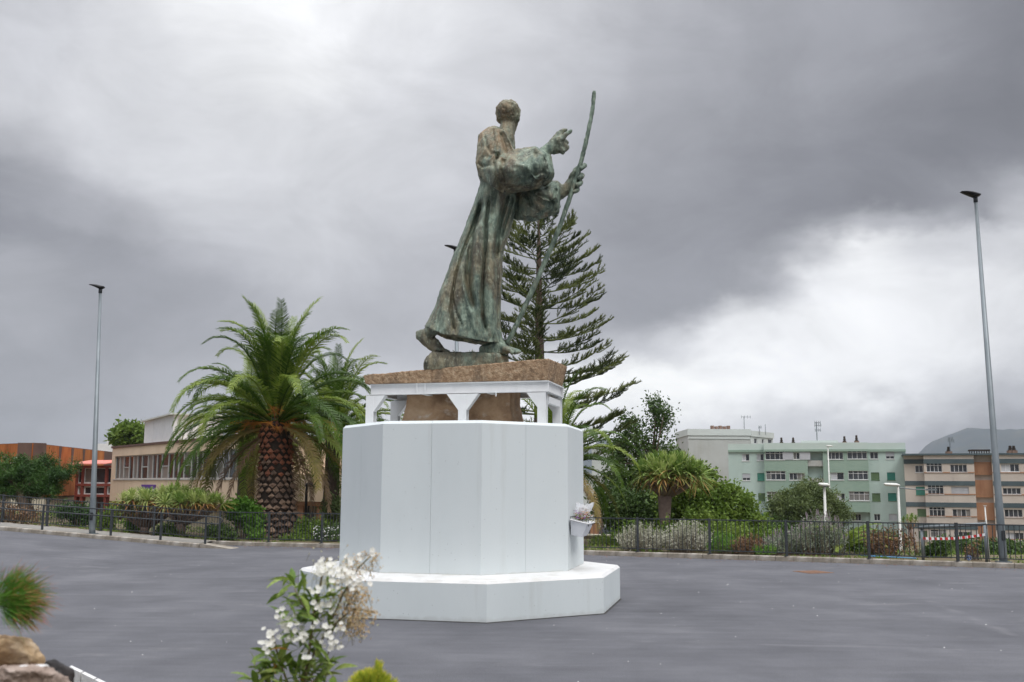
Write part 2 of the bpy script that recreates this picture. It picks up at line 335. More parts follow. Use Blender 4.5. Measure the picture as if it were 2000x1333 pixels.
# footpath on the left, behind the front kerb
g = G(); ys = [-60, -40, -30, -25, -19.3, -18.3, -16, -14.26, -12, -10.4]
for x in ys:
    for k in range(3): g.v.append((x, (fky(x) + .2) * (1 - k / 2) + (yf(x) + .02) * k / 2, lot(x) + .134))
for i in range(len(ys) - 1):
    for j in range(2): a = i * 3 + j; g.f.append((a, a + 3, a + 4, a + 1)); g.mi.append(0)
struct('footpath', g, m_pave)
def kerb(name, X, Y, x0, x1, h=.14, w=.17):
    k = link(name, None); k['kind'] = 'structure'
    gg = G(); b = .022
    prof = [(0, 0), (0, h - b), (b, h), (w - b, h), (w, h - b), (w, 0)]
    gg.rings([[(sx, p[0], p[1]) for p in prof] for sx in (0, 1)]); gg.f = [tuple(q) for q in gg.f]
    me = gg.mesh('kerb_stone', m_conc)
    x = x0
    while x < x1 - .05:
        y = interp(x, X, Y); dx = .96 + random.uniform(-.03, .03); x2 = min(x + dx, x1); y2 = interp(x2, X, Y); z1, z2 = lot(x), lot(x2)
        L = math.hypot(x2 - x, y2 - y)
        link('kerb_stone', me, k, (x, y, z1 - .004 + random.uniform(-.004, .004)), (0, -math.atan2(z2 - z1, L), math.atan2(y2 - y, x2 - x)), (L - .012, 1, 1))
        x = x2
    return k
kerb('kerb', FX, FY, -25, 26)
fk = kerb('front_kerb', FKX, FKY, -30, -10.35)
g = G(); a = Vector((-10.33, 34.06, 0)); e = P(450, 1073.5, 33.6); e.z = 0.002
dr = (e - a); n_ = Vector((-dr.y, dr.x, 0)).normalized() * .5
g.add([a, a + Vector((0, 0, .14)), a + Vector((.05, .62, .14)), a + Vector((.05, .62, 0)), e, e + Vector((0, .02, .0)), e + n_ * .9 + Vector((0, 0, .015)), e + n_ * .9],
      [(0, 1, 2, 3), (0, 4, 5, 1), (1, 5, 6, 2), (2, 6, 7, 3), (4, 7, 6, 5)])
wpart('ramp_stone', g, m_conc, fk)
# leaf litter along the kerb
m_litter = material('dry_leaf_litter', [(.13, .05, .03), (.25, .12, .07)], 3, .9, rnd=0)
V = []
for i in range(1500):
    x = random.uniform(-10, 22); u = random.random() ** 2.5 * 1.3; y = yf(x) - .03 - u; s = random.uniform(.012, .03); a = random.uniform(0, 6.3); z = lot(x) + .008
    if random.random() < .5 and x > -4: continue
    c, d = math.cos(a) * s, math.sin(a) * s
    V += [(x - c, y - d, z), (x + d * .5, y - c * .5, z + .01), (x + c, y + d, z + .004), (x - d * .5, y + c * .5, z)]
o = link('leaf_litter', npmesh('leaf_litter', np.array(V), 4, m_litter)); o['kind'] = 'stuff'; tag(o, 'small dry reddish leaves scattered on the asphalt along the kerb', 'leaves')
# small white grit and stones on the asphalt
m_grit = material('white_grit', [(.6, .6, .58), (.7, .7, .68)])
V = []
for i in range(120):
    x = random.uniform(-9, 12); y = random.uniform(10.5, 30); s = random.uniform(.004, .011); z = lot(x) + .003
    V += [(x - s, y, z), (x, y - s, z), (x + s, y, z), (x, y + s, z + s)]
o = link('grit', npmesh('grit', np.array(V), 4, m_grit)); o['kind'] = 'stuff'; tag(o, 'pale specks of grit lying on the asphalt', 'grit')
# manhole grate
c = onz(1588, 1118); m_rust = material('rusty_iron', [(.16, .09, .06), (.28, .17, .12)], 12, .9, .5, 60)
t = thing('manhole_cover', 'rusty square iron manhole cover set in the asphalt before the right fence', 'manhole cover', (c.x, c.y, 0), .35)
g = G(); g.box((-.36, -.36, .002), (.36, .36, .008)); link('frame', g.mesh('frame', m_rust), t)
g = G()
for i in range(7):
    for j in range(7): g.box((-.3 + i * .088, -.3 + j * .088, .008), (-.3 + i * .088 + .066, -.3 + j * .088 + .066, .016))
link('lid', g.mesh('lid', m_rust), t)
# ------------------------------------------------------------ fences
def fence(x0, x1, label, h=1.0, sp=.128, posts=None):
    t = thing('railing_fence', label, 'fence', (x0, yf(x0), lot(x0)))
    gb = G(); gb.box((-.008, -.008, 0), (.008, .008, 1)); bar = gb.mesh('bar', m_dark)
    gp = G(); gp.box((-.035, -.03, 0), (.035, .03, 1.03)); gp.box((-.08, -.07, 0), (.08, .07, .012)); post = gp.mesh('post', m_dark)
    base = Vector((x0, yf(x0), lot(x0)))
    off = .085
    def pt(x, z): return Vector((x, yf(x) + off, lot(x) + .136 + z)) - base
    for zz, r in ((.99, .016), (.10, .013)):
        prev = None; ks = sorted(set([x0, x1] + [k for k in FX if x0 < k < x1])); g = G()
        for a, b in zip(ks[:-1], ks[1:]):
            A, B = pt(a, zz), pt(b, zz); d = (B - A); L = d.length
            g.obox((A + B) / 2, d / 2, Vector((-d.y, d.x, 0)).normalized() * r * 1.4, (0, 0, r))
        link('rail', g.mesh('rail', m_dark), t)
    x = x0; i = 0
    ps = posts; nb = int((x1 - x0) / (sp * .95))
    for i in range(nb):
        xx = x0 + (x1 - x0) * (i + .5) / nb
        if min(abs(xx - p) for p in ps) < .06: continue
        q = pt(xx, .10); link('bar', bar, t, q, (0, 0, 0), (1, 1, .89))
    for p in ps: link('post', post, t, pt(p, 0))
    return t
def xat(px):   # x on the fence line at pixel column px
    lo, hi = -40., 40.
    for _ in range(50):
        m = (lo + hi) / 2
        if 1000 + F * m / (yf(m) * 1.0) * 1.01 < px: lo = m
        else: hi = m
    return lo
fence(.3, 21, 'long dark railing fence with thin vertical bars on the kerb right of the white plinth', posts=[.6, 2.35 - .2, xat(1246), xat(1386), xat(1535), xat(1695), xat(1867), 15.35, 17.6, 19.8, 20.9])
fence(-26, -3.2, 'long dark railing fence with thin vertical bars under the palms left of the plinth', posts=[-25.9, -23.6, -21.2, -18.9, -17.0, -14.8, -12.7, xat(433), xat(529), xat(632), -3.4], sp=.115)
# tubular handrail on the front kerb
t = thing('handrail', 'long dark tubular handrail with two rails and a rounded end beside the left fence', 'handrail', (-10.4, 34.2, 0))
def hp(px, py):
    Y = 34.15
    for _ in range(20):
        q = P(px, py, Y); Y = fky(q.x) + .09
    return P(px, py, Y)
E1, E2 = hp(427, 1010.4), hp(427, 1024); top = [hp(x, np.interp(x, [-300, 0, 427], [961, 981, 1010.4])) for x in (-300, -150, 0, 150, 300, 415)]
low = [hp(x, np.interp(x, [-300, 0, 427], [971, 993, 1024.3])) for x in (-300, -150, 0, 150, 300, 415)]
mid = (E1 + E2) / 2; end = [mid + Vector((.07, 0, .09)), mid + Vector((.13, 0, 0)), mid + Vector((.07, 0, -.09))]
g = G(); g.tube(top + [E1 + Vector((-.02, 0, -.005))] + end + [E2 + Vector((-.02, 0, .0))] + low[::-1], .022, 8); wpart('rail', g, m_dark, t, True)
for px in (-150, -40, 85.5, 219, 316, 403):
    q = hp(px, np.interp(px, [-300, 0, 427], [961, 981, 1010.4])); g = G(); g.box((q.x - .035, q.y - .02, lot(q.x) + .13), (q.x + .035, q.y + .02, q.z)); wpart('post', g, m_dark, t)
m_joint = material('dark_dirty_joint', [(.03, .03, .032), (.07, .068, .065)], 6, .95)
# ------------------------------------------------------------ plinth
OC = (-.868, 19.012); RB, RU, PHI = 2.9734, 2.2719, .1668; ZB, ZT = .632, 3.1905
def octv(R, i): a = PHI + i * pi / 4; return Vector((OC[0] + R * math.sin(a), OC[1] - R * math.cos(a), 0))
pl = thing('plinth', 'tall white octagonal concrete plinth carrying the bronze statue', 'plinth', (OC[0], OC[1], 0))
g = G(); c_ = .045
g.rings([[octv(RB, i) + Vector((0, 0, z)) for i in range(8)] for z in (-.02, ZB - c_)]); wpart('base_step', g, m_white, pl)
g = G(); g.rings([[octv(r, i) + Vector((0, 0, z)) for i in range(8)] for r, z in ((RB, ZB - c_ + .001), (RB - .05, ZB), (RU - .05, ZB + .035))]); wpart('step_top', g, m_whitetop, pl)
for i in range(8):
    for h in (0, 1):
        def pr(R):
            A, B = octv(R, i), octv(R, i + 1); d = (B - A).normalized() * .0018; mm = (A + B) / 2
            return (A, mm - d) if h == 0 else (mm + d, B)
        (a0, a1), (b0, b1), (c0, c1) = pr(RU), pr(RU - .05), pr(RU - .25)
        Z = lambda v, z: v + Vector((0, 0, z)); tz = ZT - .05
        dR = .01
        g = G(); g.add([Z(a0, ZB), Z(a1, ZB), Z(a1, tz), Z(a0, tz), Z(b0, ZT), Z(b1, ZT), Z(c0, ZT), Z(c1, ZT), Z(c0, ZB), Z(c1, ZB)],
                       [(0, 1, 2, 3), (3, 2, 5, 4), (4, 5, 7, 6), (8, 9, 1, 0)[::-1], (6, 7, 9, 8), (0, 3, 4, 6, 8), (1, 9, 7, 5, 2)])
        wpart('panel', g, m_white, pl)
g = G(); g.rings([[octv(RB + r, i) + Vector((0, 0, z)) for i in range(8)] for r, z in ((.035, .0015), (.012, .012), (-.02, .012))]); wpart('sealant_joint', g, m_joint, pl)
g = G(); g.rings([[octv(RU - .06, i) + Vector((0, 0, z)) for i in range(8)] for z in (ZB, ZT - .004)]); wpart('core', g, m_white, pl)
# ------------------------------------------------------------ steel support frame
A15 = math.radians(15)
NR_ = P(1071, 745, 17.9); ux = Vector((-math.cos(A15), math.sin(A15), 0)); uy = Vector((math.sin(A15), math.cos(A15), 0))
FW = 3.42; FD = 1.35; ZF1 = 3.975; ZF0 = 3.775
def fr(u, v, z): q = Vector((NR_.x, NR_.y, 0)) + ux * u + uy * v; q.z = z; return q
def solveu(px, v=0):   # u on the front line whose pixel column is px
    best = min(((abs(1000 + F * q.x / (q.y * math.cos(TH) + (3.5 - HC) * math.sin(TH)) - px + 2.5), u) for u in np.linspace(-.2, 4, 421) for q in [fr(u, v, 3.5)]))
    return best[1]
sf = thing('support_frame', 'white painted steel beam frame between plinth top and stone slab', 'steel frame', tuple(fr(FW / 2, FD / 2, ZT)), 0)
def ibeam(p, q, h, w, up=Vector((0, 0, 1)), t=.018):   # I section between p,q ; h along up, w across
    g = G(); d = q - p; c = (p + q) / 2; side = d.cross(up).normalized(); up = up.normalized()
    g.obox(c + up * (h / 2 - t / 2), d / 2, side * w / 2, up * t / 2); g.obox(c - up * (h / 2 - t / 2), d / 2, side * w / 2, up * t / 2)
    g.obox(c, d / 2 * .999, side * t / 2, up * (h / 2 - t)); return g
zc = (ZF0 + ZF1) / 2; hh = ZF1 - ZF0
for (p, q) in ((fr(0, .05, zc), fr(FW, .05, zc)), (fr(0, FD - .05, zc), fr(FW, FD - .05, zc)), (fr(.05, .11, zc), fr(.05, FD - .11, zc)), (fr(FW - .05, .11, zc), fr(FW - .05, FD - .11, zc)), (fr(FW * .33, .11, zc), fr(FW * .33, FD - .11, zc)), (fr(FW * .7, .11, zc), fr(FW * .7, FD - .11, zc))):
    wpart('beam', ibeam(p, q, hh, .1), m_steelw, sf)
for u in (solveu(817), solveu(833)):
    g = G(); g.obox(fr(u, -.001, zc), ux * .006, uy * .008, Vector((0, 0, hh / 2))); wpart('stiffener', g, m_steelw, sf)
us = [solveu(1061), solveu(906.5), solveu(726)]
pw = .155
for v, sgn in ((.06, 1), (FD - .06, -1)):
    for k, u in enumerate(us):
        zt = ZF0 - .012
        g = ibeam(fr(u, v, ZT), fr(u, v, zt - .001), .16, pw, uy)
        po = wpart('post', g, m_steelw, sf)
        g = G(); g.obox(fr(u, v, ZT + .006), ux * .11, uy * .1, Vector((0, 0, .008))); wpart('foot_plate', g, m_steelw, po)
        for s in ((1, -1) if k == 1 else ((1,) if k == 0 else (-1,))):
            L = .30 if k != 0 else .27
            g = G(); z0 = zt
            for off in (-.0,):
                a, b, c = fr(u + s * pw / 2, v, z0), fr(u + s * (pw / 2 + L * .75), v, z0), fr(u + s * pw / 2, v, z0 - L); th = uy * .075
                g.rings([[a - th, b - th, c - th], [a + th, b + th, c + th]])
            wpart('gusset', g, m_steelw, sf)
g = G(); g.obox(fr(.07, FD / 2, ZF0 - .13), ux * .04, uy * (FD / 2 - .2), Vector((0, 0, .06))); wpart('side_brace', g, m_steelw, sf)
g = G(); g.tube([fr(solveu(972), .0, ZF0), fr(solveu(972), .0, ZF0 - .07)], .012, 6); wpart('stub_pipe', g, m_steelw, sf)
# ------------------------------------------------------------ brown stone pillar between the posts
def disp(me, amp, sc_, seed=0):
    for v in me.vertices:
        q = Vector(v.co) * sc_ + Vector((seed, 0, 0)); n = noise.noise_vector(q) * amp + noise.noise_vector(q * 3.1) * amp * .4; v.co += n
def remesh(g, vox, mat):
    tmp = bpy.data.objects.new('tmp', g.mesh('t', mat)); COL.objects.link(tmp); r = tmp.modifiers.new('r', 'REMESH'); r.mode = 'VOXEL'; r.voxel_size = vox
    dg = bpy.context.evaluated_depsgraph_get(); dg.update(); me = bpy.data.meshes.new_from_object(tmp.evaluated_get(dg)); bpy.data.objects.remove(tmp); me.materials.clear(); me.materials.append(mat)
    me.polygons.foreach_set('use_smooth', [False] * len(me.polygons)); return me
def subdiv(g, cuts):
    bm = bmesh.new(); me = g.mesh('t', m_stone); bm.from_mesh(me)
    bmesh.ops.subdivide_edges(bm, edges=bm.edges[:], cuts=cuts, use_grid_fill=True); bm.normal_update(); bm.to_mesh(me); bm.free(); return me
v1 = .42; v2 = FD - .1
ub0, ub1 = solveu(783, v1), solveu(1003, v1); ut0, ut1 = solveu(803, v1), solveu(996, v1)
g = G(); g.hexa([fr(ub0, v1, ZT - .02), fr(ub1, v1, ZT - .02), fr(ub1 - .02, v2, ZT - .02), fr(ub0, v2, ZT - .02), fr(ut0, v1 + .05, ZF1 + .03), fr(ut1, v1 + .05, ZF1 + .03), fr(ut1, v2, ZF1 + .03), fr(ut0, v2, ZF1 + .03)])
me = remesh(g, .035, m_trunkstone); disp(me, .045, 2.2)
o = link('stone_block', me); me.materials.clear(); me.materials.append(m_trunkstone); tag(o, 'tapering rough brown stone block standing inside the white steel frame', 'stone block')
# ------------------------------------------------------------ stone slab (wedge, thicker on the right)
g = G(); LY = 17.9 + (NR_ - fr(FW, 0, 0)).length * 0
a = [P(1069, 746, 17.9), P(713, 756, fr(FW, 0, 0).y)]; zb = ZF1 + .002
tl, tr = P(709, 733, fr(FW, 0, 0).y), P(1072, 700, 17.86)
back = uy * 1.45
nr, nl = Vector((a[0].x, a[0].y, zb)), Vector((a[1].x, a[1].y, zb))
tfr = P(1109, 716, (tr + back).y); tfl = tl + back
g.hexa([nl, nr, nr + uy * 1.28, nl + uy * 1.28, tl, tr, tfr, Vector((tfl.x, tfl.y, tl.z + .02))])
me = remesh(g, .022, m_stone)
for v in me.vertices:
    if v.co.z > zb + .01:
        q = v.co * 6; v.co += noise.noise_vector(q) * .008 + noise.noise_vector(q * 3) * .008 + noise.noise_vector(q * 7) * .005
o = link('stone_slab', me); tag(o, 'thick wedge shaped slab of rough brown granite under the statue', 'stone slab')
# ------------------------------------------------------------ statue
SY = 18.75; K = SY / F * 1.01
def S(px, py, dy=0.): return P(px, py, SY + dy)
m_bronze = bpy.data.materials.new('patinated_bronze'); m_bronze.use_nodes = True
def _bronze(m, green=0.):
    nt = m.node_tree; N, L = nt.nodes, nt.links; b = N['Principled BSDF']; b.inputs['Metallic'].default_value = .15; b.inputs['Roughness'].default_value = .62
    tcn = N.new('ShaderNodeTexCoord')
    def nz(s, st, d=8, r=.65):
        mp = N.new('ShaderNodeMapping'); mp.inputs['Scale'].default_value = st; L.new(tcn.outputs['Object'], mp.inputs['Vector'])
        n = N.new('ShaderNodeTexNoise'); n.inputs['Scale'].default_value = s; n.inputs['Detail'].default_value = d; n.inputs['Roughness'].default_value = r; L.new(mp.outputs[0], n.inputs['Vector']); return n.outputs['Fac']
    base = ramp_node(nt, nz(7, (1, 1, .3)), [(.3, (.035, .034, .028)), (.44, (.10, .092, .065)), (.56, (.19, .17, .11)), (.7, (.30, .275, .185))])
    grn = ramp_node(nt, nz(9, (1, 1, .4)), [(.3, (.04, .062, .054)), (.48, (.115, .16, .125)), (.6, (.21, .27, .21)), (.72, (.34, .42, .34))])
    def mixc(f, lo, hi, A, B):
        mr = N.new('ShaderNodeMapRange'); mr.inputs['From Min'].default_value = lo; mr.inputs['From Max'].default_value = hi; L.new(f, mr.inputs['Value'])
        mx = N.new('ShaderNodeMix'); mx.data_type = 'RGBA'; L.new(mr.outputs[0], mx.inputs['Factor']); L.new(A, mx.inputs['A'])
        if isinstance(B, tuple): mx.inputs['B'].default_value = (*B, 1)
        else: L.new(B, mx.inputs['B'])
        return mx.outputs['Result']
    c = mixc(nz(1.7, (1, 1, .5)), .42 - green, .56 - green, base, grn)
    c = mixc(nz(1.4, (1.3, 1, .7), 5), .60, .76, c, (.235, .165, .10))
    sx_ = N.new('ShaderNodeSeparateXYZ'); L.new(tcn.outputs['Object'], sx_.inputs[0])
    def rng_(o_, a_, b_):
        q_ = N.new('ShaderNodeMapRange'); q_.inputs['From Min'].default_value = a_; q_.inputs['From Max'].default_value = b_; L.new(o_, q_.inputs['Value']); return q_.outputs[0]
    m1 = N.new('ShaderNodeMath'); m1.operation = 'MULTIPLY'; L.new(rng_(sx_.outputs[2], 3.5, 3.95), m1.inputs[0]); L.new(rng_(sx_.outputs[0], 1.05, .7), m1.inputs[1])
    m2 = N.new('ShaderNodeMath'); m2.operation = 'MULTIPLY'; L.new(m1.outputs[0], m2.inputs[0]); L.new(rng_(nz(5, (1, 1, .5)), .36, .6), m2.inputs[1])
    c = mixc(m2.outputs[0], 0, 1.35, c, (.27, .185, .105))
    c = mixc(nz(26, (1, 1, .35), 6), .56, .75, c, (.40, .44, .34))
    c = mixc(nz(34, (1, 1, .4), 6), .62, .78, c, (.022, .024, .02))
    L.new(c, b.inputs['Base Color'])
    bp = N.new('ShaderNodeBump'); bp.inputs['Strength'].default_value = .9; bp.inputs['Distance'].default_value = .03; L.new(nz(20, (1, 1, .35), 8), bp.inputs['Height']); L.new(bp.outputs[0], b.inputs['Normal'])
_bronze(m_bronze)
m_bronze2 = bpy.data.materials.new('green_patina_bronze'); m_bronze2.use_nodes = True; _bronze(m_bronze2, .16)
m_bronze3 = bpy.data.materials.new('brown_bronze_rock'); m_bronze3.use_nodes = True; _bronze(m_bronze3, -.08)
SG = G()
def hull(pts):
    bm = bmesh.new()
    for p in pts: bm.verts.new(p)
    r = bmesh.ops.convex_hull(bm, input=bm.verts[:]); bmesh.ops.delete(bm, geom=[e for e in bm.verts if not e.link_faces], context='VERTS')
    bmesh.ops.recalc_face_normals(bm, faces=bm.faces[:]); bm.verts.index_update()
    SG.add([v.co[:] for v in bm.verts], [[v.index for v in f.verts] for f in bm.faces]); bm.free()
def chain(pts):  # (px,py,dy,r px)
    for (a, b) in zip(pts[:-1], pts[1:]):
        A, B = S(*a[:3]), S(*b[:3]); n = max(2, int((A - B).length / (min(a[3], b[3]) * K * .45)))
        for i in range(n + 1):
            t = i / n; SG.ball(A.lerp(B, t), (a[3] * (1 - t) + b[3] * t) * K, 10, 6)
# robe
Lp = [(950, 262), (936, 285), (930, 318), (934, 342), (938, 357), (925, 400), (915, 424), (905, 453), (893, 482), (886, 494), (875, 528), (859, 569), (850, 598), (838, 624), (829, 638)]
Rp = [(990, 268), (1003, 285), (1006, 305), (1008, 335), (1010, 360), (1008, 400), (1002, 430), (996, 453), (987, 478), (982, 494), (981, 528), (979, 569), (978, 598), (978, 640), (983, 668)]
HD = [.20, .30, .36, .38, .38, .40, .42, .45, .48, .50, .54, .58, .60, .63, .64]
grooves = [  # px path, width px, depth m
 ([(937, 410), (925, 440), (903, 495), (890, 540), (884, 575), (880, 610), (887, 642)], 3.2, .11),
 ([(884, 585), (892, 612), (902, 633)], 2.2, .07),
 ([(938, 400), (926, 444), (918, 492), (914, 540), (916, 570), (922, 596)], 6, .13),
 ([(955, 395), (950, 434), (948, 492), (943, 540), (941, 588), (942, 617), (948, 640)], 3.2, .12),
 ([(992, 385), (984, 410), (976, 440), (972, 468), (969, 500)], 5.0, .13),
 ([(1002, 385), (994, 415), (986, 440), (980, 462)], 3.0, .10),
 ([(972, 555), (973, 600), (972, 645)], 2.4, .06),
 ([(967, 380), (962, 420), (958, 470)], 5.0, .05)]
ridges = [([(900, 520), (905, 560), (918, 600), (930, 650)], 6, .06), ([(930, 450), (930, 560), (934, 610)], 8, .05), ([(960, 430), (958, 560), (962, 650)], 8, .06), ([(868, 560), (862, 600), (868, 640)], 9, .04)]
def gval(px, py):
    s = 0
    for tab, sg in ((grooves, 1), (ridges, -1)):
        for path, w, dpt in tab:
            ys_ = [q[1] for q in path]
            if py < ys_[0] - 14 or py > ys_[-1] + 14: continue
            x = np.interp(py, ys_, [q[0] for q in path]); e = min(1, (py - ys_[0] + 14) / 18, (ys_[-1] + 14 - py) / 18)
            s += sg * dpt * max(e, 0) * math.exp(-((px - x) / w) ** 2)
    return s
NV, NC = 90, 150; rings = []
for j in range(NV):
    t = j / (NV - 1) * (len(Lp) - 1); k = min(int(t), len(Lp) - 2); fr_ = t - k
    L_ = [Lp[k][i] * (1 - fr_) + Lp[k + 1][i] * fr_ for i in (0, 1)]; R_ = [Rp[k][i] * (1 - fr_) + Rp[k + 1][i] * fr_ for i in (0, 1)]; hd = HD[k] * (1 - fr_) + HD[k + 1] * fr_
    w_ = sstep(.75, 1, j / (NV - 1)); ring = []
    for i in range(NC):
        a = 2 * pi * i / NC; cx = math.cos(a); sy = math.sin(a)
        xi = (1 - cx) / 2 if False else (cx + 1) / 2
        px = L_[0] + (R_[0] - L_[0]) * xi; py = L_[1] + (R_[1] - L_[1]) * xi
        sag = math.sin(pi * xi) * (9 * w_) + 5 * w_ * math.sin(xi * 9.0) * math.sin(pi * xi)
        if sy > 0: sag += 11 * w_ * math.sin(pi * xi) * sy
        d = -sy if False else sy
        dep = math.copysign(abs(sy) ** .8, sy) * hd
        if sy < 0: dep += gval(px, py + sag)
        else: dep -= .05 * math.sin(px * .25 + .6 * math.sin(py * .02))
        lean = -.25 * w_ * (1 - xi)
        ring.append(S(px, py + sag, dep))
    rings.append(ring)
SG.rings(rings)
# shoulders, back and collar
hull([S(941, 257, -.12), S(952, 249, -.1), S(965, 245, 0), S(978, 250, -.05), S(936, 285, -.2), S(990, 268, -.1), S(964, 300, -.42), S(945, 275, -.36), S(930, 318, -.1), S(932, 330, .1), S(1006, 298, -.2), S(995, 275, -.3), S(975, 262, -.38), S(941, 262, .3), S(975, 252, .42), S(1004, 300, .45), S(950, 330, .4), S(1008, 330, .3), S(960, 330, -.4), S(964, 312, -.55), S(990, 312, -.5), S(1000, 300, -.35)])
hull([S(958, 250, -.2), S(968, 248, -.28), S(962, 296, -.5), S(973, 296, -.5), S(984, 256, -.3), S(1005, 299, -.35), S(1004, 290, .1), S(990, 265, .2)])
hull([S(934, 262, -.05), S(941, 258, -.15), S(930, 318, -.30), S(948, 292, -.42), S(963, 300, -.46), S(938, 350, -.3), S(929, 318, 0), S(934, 344, .1)])
# near sleeve: faceted mass
hull([S(958, 299, -.35), S(1022, 299, -.35), S(1046, 285, -.45), S(1058, 293, -.5), S(1078, 306, -.35), S(1083, 338, -.5), S(1081, 350, -.4), S(1073, 359, -.35), S(1051, 370, -.4), S(1018, 374, -.3), S(984, 381, -.25),
      S(962, 375, -.25), S(948, 366, -.2), S(938, 352, -.15), S(930, 325, -.1), S(935, 305, -.25), S(975, 322, -.82), S(1000, 335, -.86), S(1045, 325, -.86), S(1060, 300, -.66), S(1070, 335, -.8), S(965, 345, -.72), S(985, 360, -.66), S(1050, 355, -.7), S(1040, 300, .1), S(1070, 340, .05), S(1000, 300, .1), S(1010, 370, .05)])
hull([S(938, 330, -.35), S(965, 302, -.62), S(972, 330, -.86), S(960, 365, -.62), S(940, 350, -.3), S(984, 378, -.45), S(1000, 312, -.7)])
hull([S(1022, 299, -.5), S(1046, 287, -.62), S(1040, 318, -.9), S(1060, 300, -.74), S(1072, 320, -.8), S(1030, 330, -.93), S(1045, 350, -.85), S(1070, 350, -.6)])
# near forearm and hand (raised, two fingers out)
chain([(1045, 312, -.35, 15), (1066, 296, -.32, 12), (1080, 284, -.30, 11.5)])
hull([S(1064, 290, -.3), S(1081, 303, -.3), S(1083, 268, -.36), S(1096, 260, -.36), S(1102, 262, -.2), S(1106, 282, -.25), S(1103, 292, -.25), S(1096, 299, -.3), S(1086, 266, -.16), S(1098, 296, -.14), S(1070, 296, -.12), S(1095, 280, -.42)])
chain([(1080, 280, -.3, 9), (1092, 262, -.28, 7), (1101, 255, -.28, 4.5), (1106, 254, -.28, 3.5)])       # far finger
chain([(1090, 276, -.36, 8), (1101, 268, -.36, 5.6), (1108, 261, -.36, 4.6), (1114.5, 256.5, -.36, 3.7)])  # pointing finger
chain([(1098, 275, -.24, 6), (1107, 279, -.24, 4.6), (1103, 283, -.22, 4)])
chain([(1098, 284, -.28, 6), (1108, 288, -.28, 5), (1104, 293, -.28, 4.2)])
chain([(1090, 290, -.32, 7), (1100, 295, -.33, 4.8), (1099, 299, -.3, 3.6)])
chain([(1084, 286, -.14, 6), (1096, 283, -.08, 4.4), (1104, 276, -.08, 3.6)])                                # thumb
# far sleeve
hull([S(1008, 352, .1), S(1040, 362, -.1), S(1078, 360, -.05), S(1090, 352, .0), S(1097, 360, .05), S(1094, 393, -.05), S(1092, 418, -.02), S(1068, 424, -.1), S(1039, 434, 0), S(1025, 429, -.05), S(1008, 430, .1), S(1002, 428, .2), S(1005, 380, .1),
      S(1040, 385, -.34), S(1065, 375, -.33), S(1086, 385, -.25), S(1045, 410, -.32), S(1080, 408, -.2), S(1020, 415, -.2), S(1085, 370, .35), S(1090, 405, .3), S(1030, 420, .4), S(1010, 370, .4)])
hull([S(1068, 372, -.30), S(1090, 352, -.1), S(1094, 366, -.16), S(1086, 386, -.36), S(1092, 398, -.2), S(1060, 392, -.42), S(1042, 378, -.38)])
hull([S(1012, 400, -.1), S(1050, 392, -.38), S(1070, 405, -.34), S(1040, 425, -.25), S(1020, 424, -.2), S(1030, 395, -.3)])
# far forearm, hand on the staff
chain([(1070, 388, .1, 15), (1095, 378, .08, 13), (1110, 366, .06, 11), (1120, 350, .05, 10.5)])
hull([S(1104, 378, .1), S(1112, 352, .06), S(1120, 337, .05), S(1128, 326, .05), S(1134, 332, .12), S(1132, 360, .14), S(1122, 380, .1), S(1112, 388, .08), S(1110, 355, .18), S(1125, 350, .2)])
for (x0, y0, x1, y1) in ((1130, 330, 1141, 324), (1130, 343, 1137, 343), (1126, 356, 1134, 357), (1121, 367, 1128, 370)):
    chain([(x0 - 6, y0 + 2, .16, 5.5), (x0 + 2, y0, .12, 6), (x1, y1, .02, 5.6), (x1 - 2, y1 + 3, -.06, 5), (x1 - 7, y1 + 5, -.09, 4.4)])
chain([(1116, 345, .0, 6), (1122, 336, -.04, 5.2), (1128, 329, -.05, 4.6)])
# neck and head seen from behind
chain([(980, 292, -.05, 20), (986, 272, -.06, 18), (990, 254, .0, 15.5), (992, 242, .05, 16), (992, 232, .06, 18)])
chain([(998, 288, .05, 9), (997, 264, .12, 8.5), (1001, 251, .16, 8.5), (1003, 242, .16, 9)])
SG.ball(S(992, 218, .04), (24.6 * K, .27, 22 * K), 22, 14); SG.ball(S(992.5, 227, .06), (24.2 * K, .25, 18 * K), 18, 12); SG.ball(S(990, 211, .0), (18 * K, .22, 14.5 * K), 14, 10)
hull([S(984, 240, .3), S(1002, 240, .3), S(996, 260, .34), S(990, 260, .34), S(976, 236, .15), S(1012, 236, .15), S(988, 254, .18), S(1005, 252, .2), S(993, 225, .36)])
chain([(993, 222, .36, 3), (994, 233, .42, 4.4)])            # nose
chain([(982, 222, .33, 3), (1004, 222, .33, 3)])             # brow
chain([(987, 246, .36, 2.5), (1001, 246, .36, 2.5)])         # lips
chain([(971, 228, .04, 2.6), (971, 235, .04, 3.0), (975, 240, .06, 2.6)]); chain([(1013, 228, .06, 2.6), (1013, 235, .06, 3.0), (1009, 240, .08, 2.6)])
# back foot (heel lifted)
chain([(858, 622, -.1, 17), (848, 640, -.12, 15), (838, 650, -.12, 13)])
chain([(824, 654, -.12, 10.5), (832, 664, -.12, 12), (843, 676, -.12, 10), (852, 683, -.12, 7.5)])
hull([S(x, y, d) for d in (-.22, -.02) for x, y in ((842, 668), (846, 688), (862, 689), (868, 681), (856, 665), (850, 660))])
chain([(816, 650, -.12, 4), (820, 657, -.12, 8), (828, 663, -.12, 9)])
for k, d in enumerate((-.24, -.19, -.14, -.09, -.04)): chain([(852, 682, d, 5.5), (868, 685, d, 4.2), (877 - abs(k - 1) * 1.5, 687.5, d, 3)])
